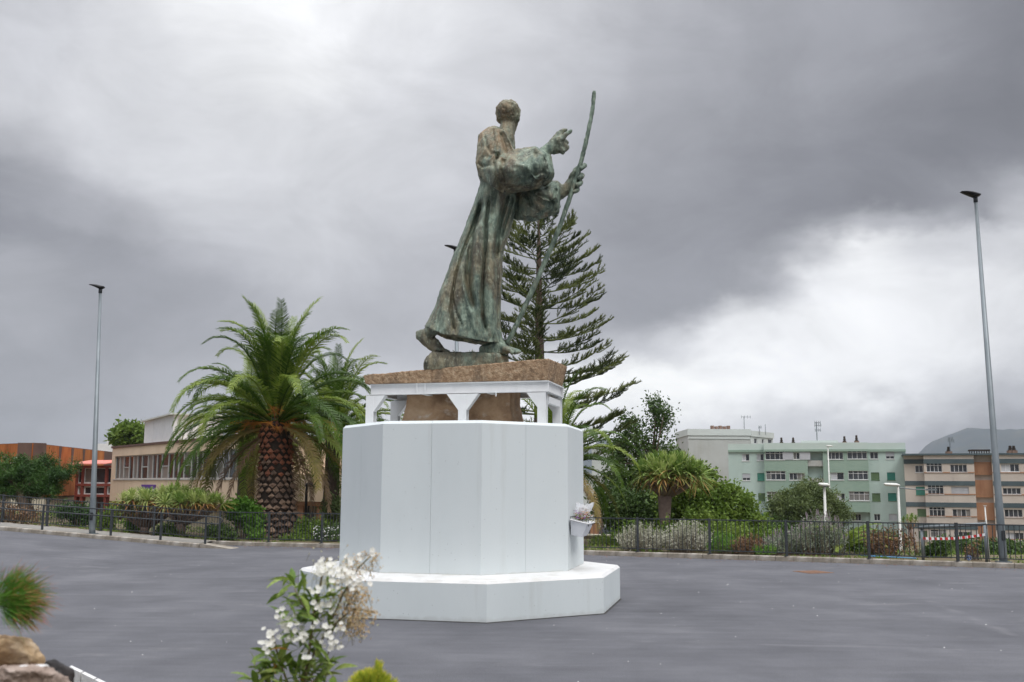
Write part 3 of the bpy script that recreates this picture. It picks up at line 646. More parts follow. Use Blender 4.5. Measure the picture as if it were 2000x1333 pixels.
# front foot
chain([(960, 640, -.15, 16), (968, 664, -.16, 13), (976, 674, -.16, 12)])
chain([(944, 682, -.16, 9), (958, 679, -.16, 10), (976, 678, -.16, 11), (990, 684, -.16, 7)])
hull([S(x, y, d) for d in (-.34, .02) for x, y in ((936, 690), (937, 678), (975, 668), (990, 677), (998, 686), (992, 692))])
for k, (d, x) in enumerate(((-.36, 1000), (-.27, 1006), (-.18, 1011), (-.09, 1014), (.02, 1015))): chain([(984, 681 - k * .6, d * .9, 7), (996 + k, 685.5 - k * .4, d, 5), (x, 689.5 - k * .7, d, 4.2)])
me = SG.mesh('body', m_bronze)
tmp = bpy.data.objects.new('tmp', me); COL.objects.link(tmp)
r = tmp.modifiers.new('r', 'REMESH'); r.mode = 'VOXEL'; r.voxel_size = .0175; r.adaptivity = 0
s_ = tmp.modifiers.new('s', 'SMOOTH'); s_.iterations = 1; s_.factor = .5
tx = bpy.data.textures.new('cast', 'CLOUDS'); tx.noise_scale = .16; tx.noise_depth = 3
d_ = tmp.modifiers.new('d', 'DISPLACE'); d_.texture = tx; d_.strength = .028; d_.mid_level = .5
tx2 = bpy.data.textures.new('chisel', 'CLOUDS'); tx2.noise_scale = .045; tx2.noise_depth = 2
d2 = tmp.modifiers.new('d2', 'DISPLACE'); d2.texture = tx2; d2.strength = .016; d2.mid_level = .5
bpy.context.view_layer.update(); dg = bpy.context.evaluated_depsgraph_get()
body = bpy.data.meshes.new_from_object(tmp.evaluated_get(dg)); bpy.data.objects.remove(tmp)
def to_px(v):
    x, y, z = v.x, v.y, v.z - HC; d = y * math.cos(TH) + z * math.sin(TH); w_ = -y * math.sin(TH) + z * math.cos(TH); X = F * x / d; Yv = -F * w_ / d
    return 1000 + X * math.cos(RO) - Yv * math.sin(RO), 666.5 + X * math.sin(RO) + Yv * math.cos(RO)
CARVE = [([(972, 303), (966, 318), (968, 340), (976, 366)], 3.5, .06), ([(984, 314), (980, 330), (984, 352)], 5, .07), ([(996, 306), (1006, 320), (1022, 326), (1040, 308)], 5, -.03), ([(1000, 352), (1018, 350), (1040, 340), (1060, 334)], 5.5, .05),
         ([(1046, 300), (1040, 318), (1046, 338)], 4.5, .05), ([(1048, 352), (1060, 350), (1064, 364)], 6, .06), ([(990, 366), (1014, 360), (1034, 362)], 4, .04), ([(1066, 306), (1060, 326), (1070, 346)], 4, .035),
         ([(947, 268), (950, 284), (959, 300)], 3, .035), ([(966, 252), (970, 275), (966, 296)], 2.2, -.03), ([(984, 254), (992, 270), (1002, 294)], 2.5, -.04), ([(978, 262), (984, 278), (988, 294)], 3.5, .05), ([(936, 320), (944, 326), (956, 322)], 3, .035),
         ([(1024, 380), (1034, 388), (1036, 398)], 4, .09), ([(1046, 378), (1064, 384), (1078, 392)], 3, .05), ([(1086, 372), (1080, 390), (1084, 410)], 3, .05), ([(1040, 400), (1056, 414), (1074, 416)], 4, .04)]
NSL = len(CARVE)
for path, w_, d0 in grooves + ridges: CARVE.append((path, w_ * .75, d0 * .42 if (path, w_, d0) in grooves else -d0 * .4))
SEG = [(Vector(a_), Vector(b_) - Vector(a_), w_, dd) for path, w_, dd in CARVE for a_, b_ in zip(path[:-1], path[1:])]
CG = {}
for i_, (p_, e_, w_, dd) in enumerate(SEG):
    for cx_ in range(int((min(p_.x, p_.x + e_.x) - 16) // 16), int((max(p_.x, p_.x + e_.x) + 16) // 16) + 1):
        for cy_ in range(int((min(p_.y, p_.y + e_.y) - 16) // 16), int((max(p_.y, p_.y + e_.y) + 16) // 16) + 1): CG.setdefault((cx_, cy_), []).append(i_)
PATHKEY = {}; k_ = 0
for ci, (path, w_, dd) in enumerate(CARVE):
    for _ in range(len(path) - 1): PATHKEY[k_] = ci; k_ += 1
NRM = np.empty(len(body.vertices) * 3, dtype=np.float32); body.vertices.foreach_get('normal', NRM); NRM = NRM.reshape(-1, 3)
CO = np.empty(len(body.vertices) * 3, dtype=np.float32); body.vertices.foreach_get('co', CO); CO = CO.reshape(-1, 3)
HAIRZ = S(992, 236, 0).z
for vi in range(len(CO)):
    c_ = Vector(CO[vi].tolist())
    if c_.z > HAIRZ:   # chiselled short hair
        CO[vi] += NRM[vi] * (noise.noise(Vector((c_.x * 26, c_.y * 26, c_.z * 9))) * .022 + noise.noise(Vector((c_.x * 60, c_.y * 60, c_.z * 24))) * .012)
    if NRM[vi][1] > -.15: continue
    x_, y_ = to_px(c_); best = {}
    for i_ in CG.get((int(x_ // 16), int(y_ // 16)), ()):
        p_, e_, w_, dd = SEG[i_]; q = Vector((x_, y_)) - p_; t_ = min(max(q.dot(e_) / e_.length_squared, 0), 1); r2 = (q - e_ * t_).length_squared / (w_ * w_)
        if r2 < 6: ci = PATHKEY[i_]; best[ci] = max(best.get(ci, 0), math.exp(-r2))
    for ci, e_ in best.items(): CO[vi][1] += CARVE[ci][2] * e_ * (1.35 if ci < NSL else 1)
body.vertices.foreach_set('co', CO.ravel()); body.update()
body.polygons.foreach_set('use_smooth', [True] * len(body.polygons)); body.name = 'body'
body.materials.clear(); body.materials.append(m_bronze)
st = thing('statue', 'green weathered bronze statue of a robed man striding with raised hand and staff', 'statue', tuple(S(905, 722)))
wpart('body', body, m_bronze, st)
staff = [(1160.5, 178), (1159.5, 190), (1158, 208), (1155, 228), (1150.5, 250), (1144, 280), (1138, 304), (1130.5, 330), (1123, 354), (1116, 378), (1107, 404), (1098.5, 428), (1090, 452), (1079.5, 477), (1066, 508), (1050, 545), (1034, 581), (1019, 613), (1004, 645), (990, 674)]
g = G(); pts = []; 
for i, (x, y) in enumerate(staff):
    pts.append(S(x, y, -.07 if 320 < y < 380 else (-.07 + .02 * math.sin(i))))
fine_ = []
for a, b in zip(pts[:-1], pts[1:]):
    for k in range(5): fine_.append(a.lerp(b, k / 5) + Vector((random.uniform(-.003, .003), random.uniform(-.003, .003), 0)))
fine_.append(pts[-1]); n = len(fine_)
g.tube(fine_, [(.030 if i < 2 else .038 + .012 * (i / n)) * (1 + random.uniform(-.1, .12)) for i in range(n)], 9, True, .07)
wpart('staff', g, m_bronze2, st, True)
# bronze rock under the feet
SG = G()
hull([S(828, 722, -.3), S(828, 706, -.35), (S(834, 697, -.3)), S(846, 688, -.3), S(870, 687, -.35), S(978, 690, -.42), S(981, 700, -.42), S(983, 722, -.4), S(900, 722, -.42), S(828, 722, .4), S(832, 700, .35), S(850, 690, .4), S(975, 692, .45), S(985, 720, .45)])
hull([S(976, 694, -.3), S(992, 696, -.25), S(994, 716, -.25), S(978, 720, -.3), S(990, 698, .4), S(980, 720, .4)])
hull([S(838, 692, -.26), S(848, 684.5, -.22), S(858, 687, -.2), S(866, 690, -.25), S(842, 692, .1), S(858, 690, .1)])
me = SG.mesh('rock_base', m_bronze2); tmp = bpy.data.objects.new('tmp', me); COL.objects.link(tmp)
r = tmp.modifiers.new('r', 'REMESH'); r.mode = 'VOXEL'; r.voxel_size = .025
d_ = tmp.modifiers.new('d', 'DISPLACE'); d_.texture = tx; d_.strength = .05; d_.mid_level = .5
d2 = tmp.modifiers.new('d2', 'DISPLACE'); d2.texture = tx2; d2.strength = .03; d2.mid_level = .5
dg = bpy.context.evaluated_depsgraph_get(); dg.update(); me = bpy.data.meshes.new_from_object(tmp.evaluated_get(dg)); bpy.data.objects.remove(tmp)
me.polygons.foreach_set('use_smooth', [True] * len(me.polygons)); me.materials.clear(); me.materials.append(m_bronze2)
me.materials.clear(); me.materials.append(m_bronze3); wpart('rock_base', me, None, st)
# ------------------------------------------------------------ hills
m_hill = material('haze_tinted_forest_hill', [(.025, .038, .045), (.04, .052, .06)], .004, 1, 0, second=((.05, .055, .05), .012, .5, .7, (1, 1, 1)))  # forest colour with the blue of distance haze mixed into it
HX = [-2500, -600, 0, 600, 1050, 1120, 1180, 1230, 1290, 1340, 1420, 1600, 1760, 1790, 1820, 1850, 1900, 1960, 2050, 2200, 2400, 2800, 5000]
HH = [60, 60, 50, 60, 70, 105, 140, 120, 100, 100, 85, 60, 60, 95, 128, 146, 163, 158, 166, 150, 120, 90, 60]
g = G(); cols = list(range(-2500, 5001, 14)); rows_ = [(2100, 0), (2350, .35), (2600, .72), (2800, .93), (2950, 1.), (3300, .7), (3700, .2)]
for px in cols:
    d = ray(px, 950); d = Vector((d.x, d.y, 0)).normalized()
    for dist, k in rows_:
        h = interp(px, HX, HH) * 1.0; n = noise.fractal(Vector((px * .012, dist * .003, 3)), 1.0, 2.0, 5) * 16
        q = d * dist / max(d.y, .3) if False else d * dist
        g.v.append((q.x, q.y, -8 + (h + n) * k * (1 + (.0 if k < 1 else 0))))
nr = len(rows_)
for i in range(len(cols) - 1):
    for j in range(nr - 1): a = i * nr + j; g.f.append((a, a + nr, a + nr + 1, a + 1)); g.mi.append(0)
struct('hills', g, m_hill, True)
hz = G(); hz.box((-4200, -260, -12), (4200, 4150, 240)); mh = bpy.data.materials.new('pale_air'); mh.use_nodes = True; nt = mh.node_tree; nt.nodes.clear()
pv = nt.nodes.new('ShaderNodeVolumePrincipled'); pv.inputs['Density'].default_value = .0001; pv.inputs['Color'].default_value = (.86, .92, 1, 1); ho = nt.nodes.new('ShaderNodeOutputMaterial'); nt.links.new(pv.outputs[0], ho.inputs['Volume'])
o = link('haze', hz.mesh('haze', mh)); o['kind'] = 'stuff'; tag(o, 'pale overcast air softening the far hills', 'haze')
# ------------------------------------------------------------ facades
class Facade:
    def __init__(s, A, B, zg):
        s.A = Vector((A[0], A[1], 0)); s.B = Vector((B[0], B[1], 0)); s.t = (s.B - s.A).normalized(); s.n = Vector((s.t.y, -s.t.x, 0)); s.L = (s.B - s.A).length; s.zg = zg
    def uz(s, px, py, off=0.):
        d = ray(px, py); o = Vector((0, 0, HC)); P0 = s.A + s.n * off; k = (P0 - o).dot(s.n) / d.dot(s.n); q = o + d * k
        return (q - P0).dot(s.t), q.z
    def w(s, u, z, off=0.): q = s.A + s.t * u + s.n * off; return Vector((q.x, q.y, z))
    def rect(s, x0, y0, x1, y1, off=0.):
        ym, xm = (y0 + y1) / 2, (x0 + x1) / 2
        return (s.uz(x0, ym, off)[0], s.uz(xm, y1, off)[1], s.uz(x1, ym, off)[0], s.uz(xm, y0, off)[1])
    def slab(s, u0, z0, u1, z1, o0, o1, g=None):
        g = g or G(); g.hexa([s.w(u0, z0, o1), s.w(u1, z0, o1), s.w(u1, z0, o0), s.w(u0, z0, o0), s.w(u0, z1, o1), s.w(u1, z1, o1), s.w(u1, z1, o0), s.w(u0, z1, o0)]); return g
    def wall(s, u0, z0, u1, z1, holes, off=0., depth=.22):
        g = G(); us = sorted(set([u0, u1] + [h[i] for h in holes for i in (0, 2) if u0 < h[i] < u1])); zs = sorted(set([z0, z1] + [h[i] for h in holes for i in (1, 3) if z0 < h[i] < z1]))
        for a, b in zip(us[:-1], us[1:]):
            for c, d in zip(zs[:-1], zs[1:]):
                m = ((a + b) / 2, (c + d) / 2)
                if any(h[0] < m[0] < h[2] and h[1] < m[1] < h[3] for h in holes): continue
                g.add([s.w(a, c, off), s.w(b, c, off), s.w(b, d, off), s.w(a, d, off)], [(0, 1, 2, 3)])
        for h in holes:
            a, c, b, d = h
            if b <= u0 or a >= u1: continue
            q = [(a, c), (b, c), (b, d), (a, d)]
            for i in range(4):
                p, r = q[i], q[(i + 1) % 4]; g.add([s.w(*p, off), s.w(*r, off), s.w(*r, off - depth), s.w(*p, off - depth)], [(0, 1, 2, 3)])
        q = [(u0, z0), (u1, z0), (u1, z1), (u0, z1)]
        for i in range(4):
            p, r = q[i], q[(i + 1) % 4]; g.add([s.w(*p, off), s.w(*r, off), s.w(*r, off - depth - .3), s.w(*p, off - depth - .3)], [(0, 1, 2, 3)])
        return g
m_shut = material('green_shutter', [(.05, .22, .18), (.09, .30, .24)], .5, .7, rnd=.6)
m_shut2 = material('olive_shutter', [(.10, .16, .09), (.16, .24, .12)], .5, .7, rnd=.5)
m_shutw = material('pale_shutter', [(.42, .43, .46), (.52, .53, .55)], 1, .7, rnd=.4)
def window(par, fc, r, off, nx, ny=1, kind='glass', fm=None, depth=.16, topfrac=.3, fw=.05):
    fm = fm or m_wframe; u0, z0, u1, z1 = r; o1, o0 = off - depth + .05, off - depth - .02
    if kind in ('green', 'olive', 'pale'):
        mt = {'green': m_shut, 'olive': m_shut2, 'pale': m_shutw}[kind]; g = G(); n = max(3, int((z1 - z0) / .16))
        for i in range(n):
            a, b = z0 + (z1 - z0) * i / n, z0 + (z1 - z0) * (i + 1) / n; g.add([fc.w(u0, a, o1), fc.w(u1, a, o1), fc.w(u1, b - .01, o1 + .03), fc.w(u0, b - .01, o1 + .03), fc.w(u0, b, o1), fc.w(u1, b, o1)], [(0, 1, 2, 3), (3, 2, 5, 4)])
        wpart('shutter', g, mt, par)
        g = fc.slab(u0 - .04, z0 - .06, u1 + .04, z0 - .002, off + .002, off + .05); wpart('sill', g, m_shut2 if kind != 'pale' else m_wframe, par); return
    g = G(); bw = fw
    fc.slab(u0, z0, u0 + bw, z1, o0, o1, g); fc.slab(u1 - bw, z0, u1, z1, o0, o1, g); fc.slab(u0 + bw, z0, u1 - bw, z0 + bw, o0, o1, g); fc.slab(u0 + bw, z1 - bw, u1 - bw, z1, o0, o1, g)
    for i in range(1, nx): u = u0 + (u1 - u0) * i / nx; fc.slab(u - bw / 2, z0 + bw, u + bw / 2, z1 - bw, o0, o1, g)
    if ny == 2: z = z1 - (z1 - z0) * topfrac; fc.slab(u0 + bw, z - bw / 2, u1 - bw, z + bw / 2, o0 + .002, o1 + .003, g)
    w = wpart('window', g, fm, par)
    fc_z = [z0, z1] if ny == 1 else [z0, z1 - (z1 - z0) * topfrac, z1]
    for i in range(nx):
        for a, b in zip(fc_z[:-1], fc_z[1:]):
            ua, ub = u0 + (u1 - u0) * i / nx, u0 + (u1 - u0) * (i + 1) / nx
            mt = m_glass
            if kind == 'curtain' and random.random() < .6: mt = m_curtain
            if kind == 'half' and i < nx / 2: mt = m_shutw
            g = fc.slab(ua + .004, a + .004, ub - .004, b - .004, o0 + .005, o0 + .02); wpart('pane', g, mt, w)
    fc_s = fc.slab(u0 - .05, z0 - .07, u1 + .05, z0 - .003, off + .002, off + .06); wpart('sill', fc_s, fm, w)
def chimney(par, fc, px, py, h, off=-3, w=.5):
    u, z = fc.uz(px, py, off); g = G(); c = fc.w(u, 0, off); g.box((c.x - w / 2, c.y - w / 2, z - h - 1.0), (c.x + w / 2, c.y + w / 2, z - h * .45)); ch = wpart('chimney', g, m_chim, par)
    g = G(); 
    for k in range(3): g.tube([(c.x, c.y, z - h * .45 + k * h * .15), (c.x, c.y, z - h * .45 + k * h * .15 + h * .1)], w * (.46 - .08 * k), 8)
    g.tube([(c.x, c.y, z - h * .5), (c.x, c.y, z)], w * .25, 6); wpart('cowl', g, m_cowl, ch)
def antenna(par, fc, px, y0, y1, off=-3, arms=((.05, 1.2),), w=.04):
    u, z1 = fc.uz(px, y0, off); _, z0 = fc.uz(px, y1, off); c = fc.w(u, 0, off); g = G(); g.tube([(c.x, c.y, z0 - .6), (c.x, c.y, z1)], w, 5)
    for k, (t_, L) in enumerate(arms):
        z = z1 - t_ * (z1 - z0); g.tube([(c.x - L * .3, c.y, z), (c.x + L * .7, c.y, z)], w * .8, 4)
        for i in range(4): x = c.x - L * .25 + L * .9 * i / 3; g.tube([(x, c.y, z - .25), (x, c.y, z + .25)], w * .5, 4)
    wpart('antenna', g, m_galv, par)
m_chim = material('chimney_brick', [(.16, .10, .075), (.25, .17, .13)], 2, .9); m_cowl = material('sooty_cowl', [(.03, .025, .022), (.07, .05, .04)], 3, .9)
m_mint = material('mint_wall', [(.3, (.39, .49, .455)), (.7, (.45, .55, .51))], .35, .9, .1, 8, second=((.36, .44, .40), .5, .5, .8, (1, 1, .25)))
m_sage = material('sage_wall', [(.3, (.24, .335, .275)), (.7, (.29, .38, .315))], .35, .9, .1, 8)
m_pmint = material('pale_mint_parapet', [(.46, .55, .51), (.52, .60, .56)], .4, .9)
m_creamr = material('cream_wall', [(.3, (.47, .41, .36)), (.7, (.56, .50, .44))], .35, .9, .1, 8, second=((.36, .30, .26), .6, .55, .8, (1, 1, .2)))
m_teal = material('slate_teal_band', [(.06, .085, .095), (.09, .12, .13)], .5, .8)
m_terra = material('terracotta_panel', [(.32, .165, .09), (.40, .215, .125)], .6, .85, second=((.22, .10, .055), 1.0, .5, .8, (1, 1, .2)))
m_greyw = material('grey_render_wall', [(.3, (.40, .405, .385)), (.7, (.48, .485, .465))], .25, .9, .1, 8, second=((.33, .32, .28), .35, .5, .75, (1, 1, .3)))
m_greyp = material('pale_grey_parapet', [(.52, .55, .53), (.57, .60, .58)], .4, .9)
# --- mint green apartment block
A = P(1424, 950, 136); B = P(1772, 950, 130); fc = Facade(A, B, -4.6)
t = thing('apartment_block', 'mint green apartment block with white framed windows and green shutters', 'apartment block', (A.x, A.y, -4.6))
Z0 = -4.7; zpar = fc.uz(1600, 866.5)[1]; zcor = fc.uz(1600, 878.5)[1]
sc1 = lambda x, y: (1400 + x / 4.443, 800 + y / 4.443)
def rz(r, off=0): a = sc1(r[0], r[1]); b = sc1(r[2], r[3]); return fc.rect(*a, *b, off)
uL, uR = 0, fc.L; ub0, ub1 = fc.uz(1493, 920, .9)[0], fc.uz(1696.5, 920, .9)[0]; ur0, ur1 = fc.uz(1578, 920, .9)[0], fc.uz(1608, 920, .9)[0]
W_wing = [((218, 387, 283, 447), 2, 1, 'half'), ((347, 385, 409, 445), 2, 1, 'half'), ((222, 557, 290, 617), 2, 2, 'pale2'), ((352, 553, 418, 620), 1, 1, 'green'), ((229, 728, 296, 793), 1, 1, 'green'), ((360, 728, 424, 793), 1, 1, 'olive'), ((390, 903, 426, 960), 1, 1, 'green'), ((300, 885, 385, 960), 1, 1, 'pale'),
          ((1329, 370, 1400, 430), 2, 1, 'glass'), ((1466, 365, 1540, 430), 2, 2, 'pale2'), ((1339, 547, 1411, 614), 1, 1, 'olive'), ((1478, 547, 1549, 614), 1, 1, 'green'), ((1348, 728, 1420, 797), 1, 1, 'olive'), ((1486, 726, 1560, 795), 1, 1, 'green'), ((1365, 908, 1419, 966), 2, 1, 'glass'), ((1495, 907, 1568, 966), 1, 1, 'pale')]
W_bay = [((421, 360, 588, 437), 4, 2, 'glass'), ((664, 375, 718, 434), 2, 1, 'curtain'), ((428, 535, 597, 612), 4, 2, 'curtain'), ((630, 552, 766, 614), 4, 1, 'curtain'), ((435, 715, 600, 790), 4, 2, 'curtain'), ((640, 732, 776, 794), 4, 1, 'curtain'),
         ((960, 370, 1097, 433), 4, 1, 'glass'), ((1132, 350, 1303, 430), 4, 2, 'glass'), ((985, 548, 1103, 612), 2, 1, 'half'), ((1141, 533, 1313, 610), 4, 2, 'glass'), ((1014, 730, 1112, 795), 3, 1, 'half'), ((1147, 712, 1326, 792), 4, 2, 'curtain')]
Hw = [rz(w[0]) for w in W_wing]; Hb = [rz(w[0], .9) for w in W_bay]
zb_bot = fc.uz(1650, 1000.5, .9)[1]
wpart('wall', fc.wall(uL, Z0, ub0, zcor, [h for h in Hw if h[2] < ub0 + .3]), m_mint, t)
wpart('wall', fc.wall(ub1, Z0, uR, zcor, [h for h in Hw if h[0] > ub1 - .3]), m_mint, t)
wpart('bay', fc.wall(ub0, zb_bot, ur0, zcor, [h for h in Hb if h[2] < ur0], .9, .9), m_sage, t)
wpart('bay', fc.wall(ur1, zb_bot, ub1, zcor, [h for h in Hb if h[0] > ur1], .9, .9), m_sage, t)
lw = rz((1172, 908, 1255, 966))
wpart('wall', fc.wall(ub0, Z0, ub1, zb_bot, [lw], -.3), m_mint, t); window(t, fc, lw, -.3, 3)
wpart('recess_wall', fc.slab(ur0, zb_bot, ur1, zcor, -.3, -.0), m_mint, t)
for yy in (905, 940):
    z = fc.uz(1592, yy, .7)[1]; wpart('spandrel', fc.slab(ur0 + .01, z - .4, ur1 - .01, z + .35, .4, .7), m_greyw, t)
for w, h in zip(W_wing, Hw):
    if w[3] == 'pale2':
        window(t, fc, h, 0, 2); u0, z0, u1, z1 = h; wpart('blind', fc.slab(u0 + .01, z0 + (z1 - z0) * .35, u1 - .01, z1, -.1, -.05), m_shutw, t)
    else: window(t, fc, h, 0, w[1], w[2], w[3])
for w, h in zip(W_bay, Hb): window(t, fc, h, .9, w[1], w[2], w[3])
h = Hb[1]
for a, b in ((h[0] - 1.35, h[0] - .02), (h[2] + .02, h[2] + 1.35)): wpart('shutter', fc.slab(a, h[1] - .05, b, h[3] + .05, .91, .96), m_shutw, t)
g = G(); fc.slab(uL, zcor + .002, ub0, zpar, -.4, .12, g); fc.slab(ub0 + .002, zcor + .002, ub1, zpar + .05, -.4, 1.05, g); fc.slab(ub1 + .002, zcor + .002, uR, zpar + .02, -.4, .12, g); wpart('parapet', g, m_pmint, t)
g = G(); fc.slab(uL - .02, zcor - .3, ub0 - .01, zcor - .001, .005, .2, g); fc.slab(ub1 + .01, zcor - .3, uR + .02, zcor - .001, .005, .2, g); fc.slab(ub0 - .05, zcor - .28, ub1 + .05, zcor - .002, .905, 1.1, g); wpart('cornice', g, m_sage, t)
wpart('body', fc.slab(uL + .02, Z0, uR - .02, zcor, -12, -.55), m_mint, t)
for px in (1526, 1549): chimney(t, fc, px, 855, 1.6, -4)
for px in (1649, 1672.5): chimney(t, fc, px, 852.5 if px < 1660 else 850.5, 1.7, -4)
u, z = fc.uz(1600, 861, -4); wpart('roof_vent_slab', fc.slab(u - 2.4, z - 1.2, u + 2.4, z, -6, -3.6), m_greyp, t)
antenna(t, fc, 1594.5, 826, 862, -4, ((.0, .8), (.15, .9), (.4, .8)), .07)
# --- grey-white block behind
A2 = P(1345, 900, 152); B2 = P(1466, 900, 152); f2 = Facade(A2, B2, -4.6)
t2 = thing('apartment_block', 'taller plain grey white apartment block standing behind the mint green one', 'apartment block', (A2.x, A2.y, -4.6))
z0, z1 = f2.uz(1400, 851)[1], f2.uz(1400, 838.5)[1]
wpart('wall', f2.slab(0, Z0, f2.L, z0, -11, 0), m_greyw, t2); wpart('parapet', f2.slab(-.1, z0 + .002, f2.L + .1, z1, -11.1, .12), m_greyp, t2); wpart('cornice', f2.slab(-.05, z0 - .5, f2.L + .05, z0 - .3, .002, .1), m_greyp, t2)
A3 = P(1467, 900, 153); B3 = P(1511, 900, 160); f3 = Facade(A3, B3, -4.6); za, zb_ = f3.uz(1490, 855)[1], f3.uz(1490, 844)[1]
hs = [f3.rect(1473, 857, 1479, 867), f3.rect(1488, 858, 1492, 867), f3.rect(1500, 859, 1508, 867)]
wpart('wing_wall', f3.wall(.0, Z0, f3.L, za, hs), m_greyp, t2); wpart('wing_parapet', f3.slab(-.05, za + .002, f3.L + .1, zb_, -8, .15), m_greyp, t2); wpart('wing_body', f3.slab(.02, Z0, f3.L - .02, za - .02, -8, -.55), m_greyw, t2)
for h in hs: window(t2, f3, h, 0, 1)
antenna(t2, f2, 1453, 814, 840, -3, ((.03, 1.5),), .05); antenna(t2, f2, 1483, 832, 842, -3, ((.3, .5),), .05); antenna(t2, f2, 1494.5, 829, 842, -3, (), .04)
u, z = f2.uz(1406, 832, -3)
g = G()
for k in range(5): c = f2.w(u - 1.2 + k * .62, 0, -3); g.tube([(c.x, c.y, z - 1.0), (c.x, c.y, z - .1 * (k % 2))], .3, 7)
wpart('chimney', g, m_chim, t2)
# --- cream block on the right
A4 = P(1768, 950, 127); B4 = P(2180, 950, 119); f4 = Facade(A4, B4, -4.6)
t4 = thing('apartment_block', 'cream apartment block with teal bands and orange terracotta stairwell panels', 'apartment block', (A4.x, A4.y, -4.6))
sc2 = lambda x, y: (1700 + x / 4.3, 800 + y / 4.3)
def r4(r, off=0): a = sc2(r[0], r[1]); b = sc2(r[2], r[3]); return f4.rect(*a, *b, off)
ub = f4.uz(1806.5, 950, .8)[0]; uo0, uo1 = f4.uz(1905, 950, .8)[0], f4.uz(1940, 950, .8)[0]; u_e = f4.L
zt4 = f4.uz(1850, 890)[1]; zdrop = .0
Ww = [((375, 470, 443, 530), 2, 'glass'), ((382, 650, 458, 720), 1, 'green'), ((395, 836, 468, 898), 1, 'olive'), ((408, 1022, 478, 1080), 1, 'olive')]
Wb = [((470, 448, 602, 526), 4, 2, 'glass'), ((670, 464, 812, 528), 4, 1, 'glass'), ((482, 632, 615, 712), 4, 2, 'glass'), ((680, 650, 828, 713), 2, 1, 'palew'), ((495, 820, 628, 898), 4, 2, 'glass'), ((690, 838, 842, 902), 4, 1, 'curtain'), ((505, 1010, 640, 1075), 4, 2, 'curtain'), ((703, 1028, 856, 1090), 4, 1, 'curtain'),
      ((1097, 458, 1250, 524), 4, 1, 'half'), ((1112, 660, 1264, 713), 4, 1, 'glass'), ((1126, 840, 1279, 905), 4, 1, 'glass'), ((1140, 1035, 1290, 1100), 4, 1, 'half'), ((1330, 450, 1460, 524), 4, 2, 'glass'), ((1340, 640, 1470, 713), 4, 2, 'glass'), ((1350, 830, 1480, 905), 4, 2, 'curtain')]
H1 = [r4(w[0]) for w in Ww]; H2 = [r4(w[0], .8) for w in Wb]
wpart('wall', f4.wall(0, Z0, ub, zt4, H1), m_creamr, t4)
wpart('bay', f4.wall(ub, Z0, uo0, zt4, [h for h in H2 if h[2] < uo0 + .2], .8, .8), m_creamr, t4)
wpart('bay', f4.wall(uo1, Z0, u_e, zt4, [h for h in H2 if h[0] > uo1 - .2], .8, .8), m_creamr, t4)
for w, h in zip(Ww, H1): window(t4, f4, h, 0, w[1], 1, w[2])
for w, h in zip(Wb, H2):
    if w[3] == 'palew': window(t4, f4, h, .8, 2, 1, 'pale')
    else: window(t4, f4, h, .8, w[1], w[2], w[3])
fl = [901.5, 944.5, 986.5, 1029.5, 1075]
for yy in fl:
    z = f4.uz(1855, yy, .8)[1]
    g = G(); f4.slab(-.03, z - .28, ub - .02, z + .28, .003, .06, g); f4.slab(ub - .03, z - .28, uo0, z + .28, .803, .87, g); f4.slab(uo1, z - .28, u_e, z + .28, .803, .87, g); wpart('teal_band', g, m_teal, t4)
for yy in (923.5, 966, 1009.5, 1052):
    z = f4.uz(1880, yy, .8)[1]; g = G(); f4.slab(ub, z - .06, uo0, z + .06, .803, .86, g); f4.slab(uo1, z - .06, u_e, z + .06, .803, .86, g); wpart('sill_band', g, m_terra, t4)
for a, b in zip((903, 938, 982, 1026), (928, 972, 1016, 1062)):
    za, zb_ = f4.uz(1922, b, 0)[1], f4.uz(1922, a, 0)[1]; wpart('terracotta_panel', f4.slab(uo0 + .01, za, uo1 - .01, zb_, -.1, .25), m_terra, t4)
wpart('recess_wall', f4.slab(uo0, Z0, uo1, zt4, -.55, -.12), m_creamr, t4); wpart('body', f4.slab(.02, Z0, u_e - .02, zt4, -12, -.56), m_creamr, t4)
wpart('roof_edge', f4.slab(-.2, zt4 + .002, u_e + .2, zt4 + .22, -12.2, 1.0), m_teal, t4)
for px in (1852.5, 1972.5, 1979.5): chimney(t4, f4, px, 873 if px < 1900 else 871, 1.3, -3, .62)
antenna(t4, f4, 1854.5, 856, 873, -2.8, ((.1, .6), (.35, .8)), .06)
u0, z0 = f4.uz(1893, 887, -3); u1, z1 = f4.uz(1934, 879, -3); g = G()
f4.slab(u0, z1 - .12, u1, z1 + .05, -5, -3, g); f4.slab(u0, z0 - .4, u1, z0 + .05, -5, -3, g)
for i in range(9): uu = u0 + (u1 - u0) * i / 8.6; f4.slab(uu, z0 - .4, uu + .09, z1 - .1, -3.4, -3.1, g)
wpart('roof_terrace_rail', g, m_cowl, t4)
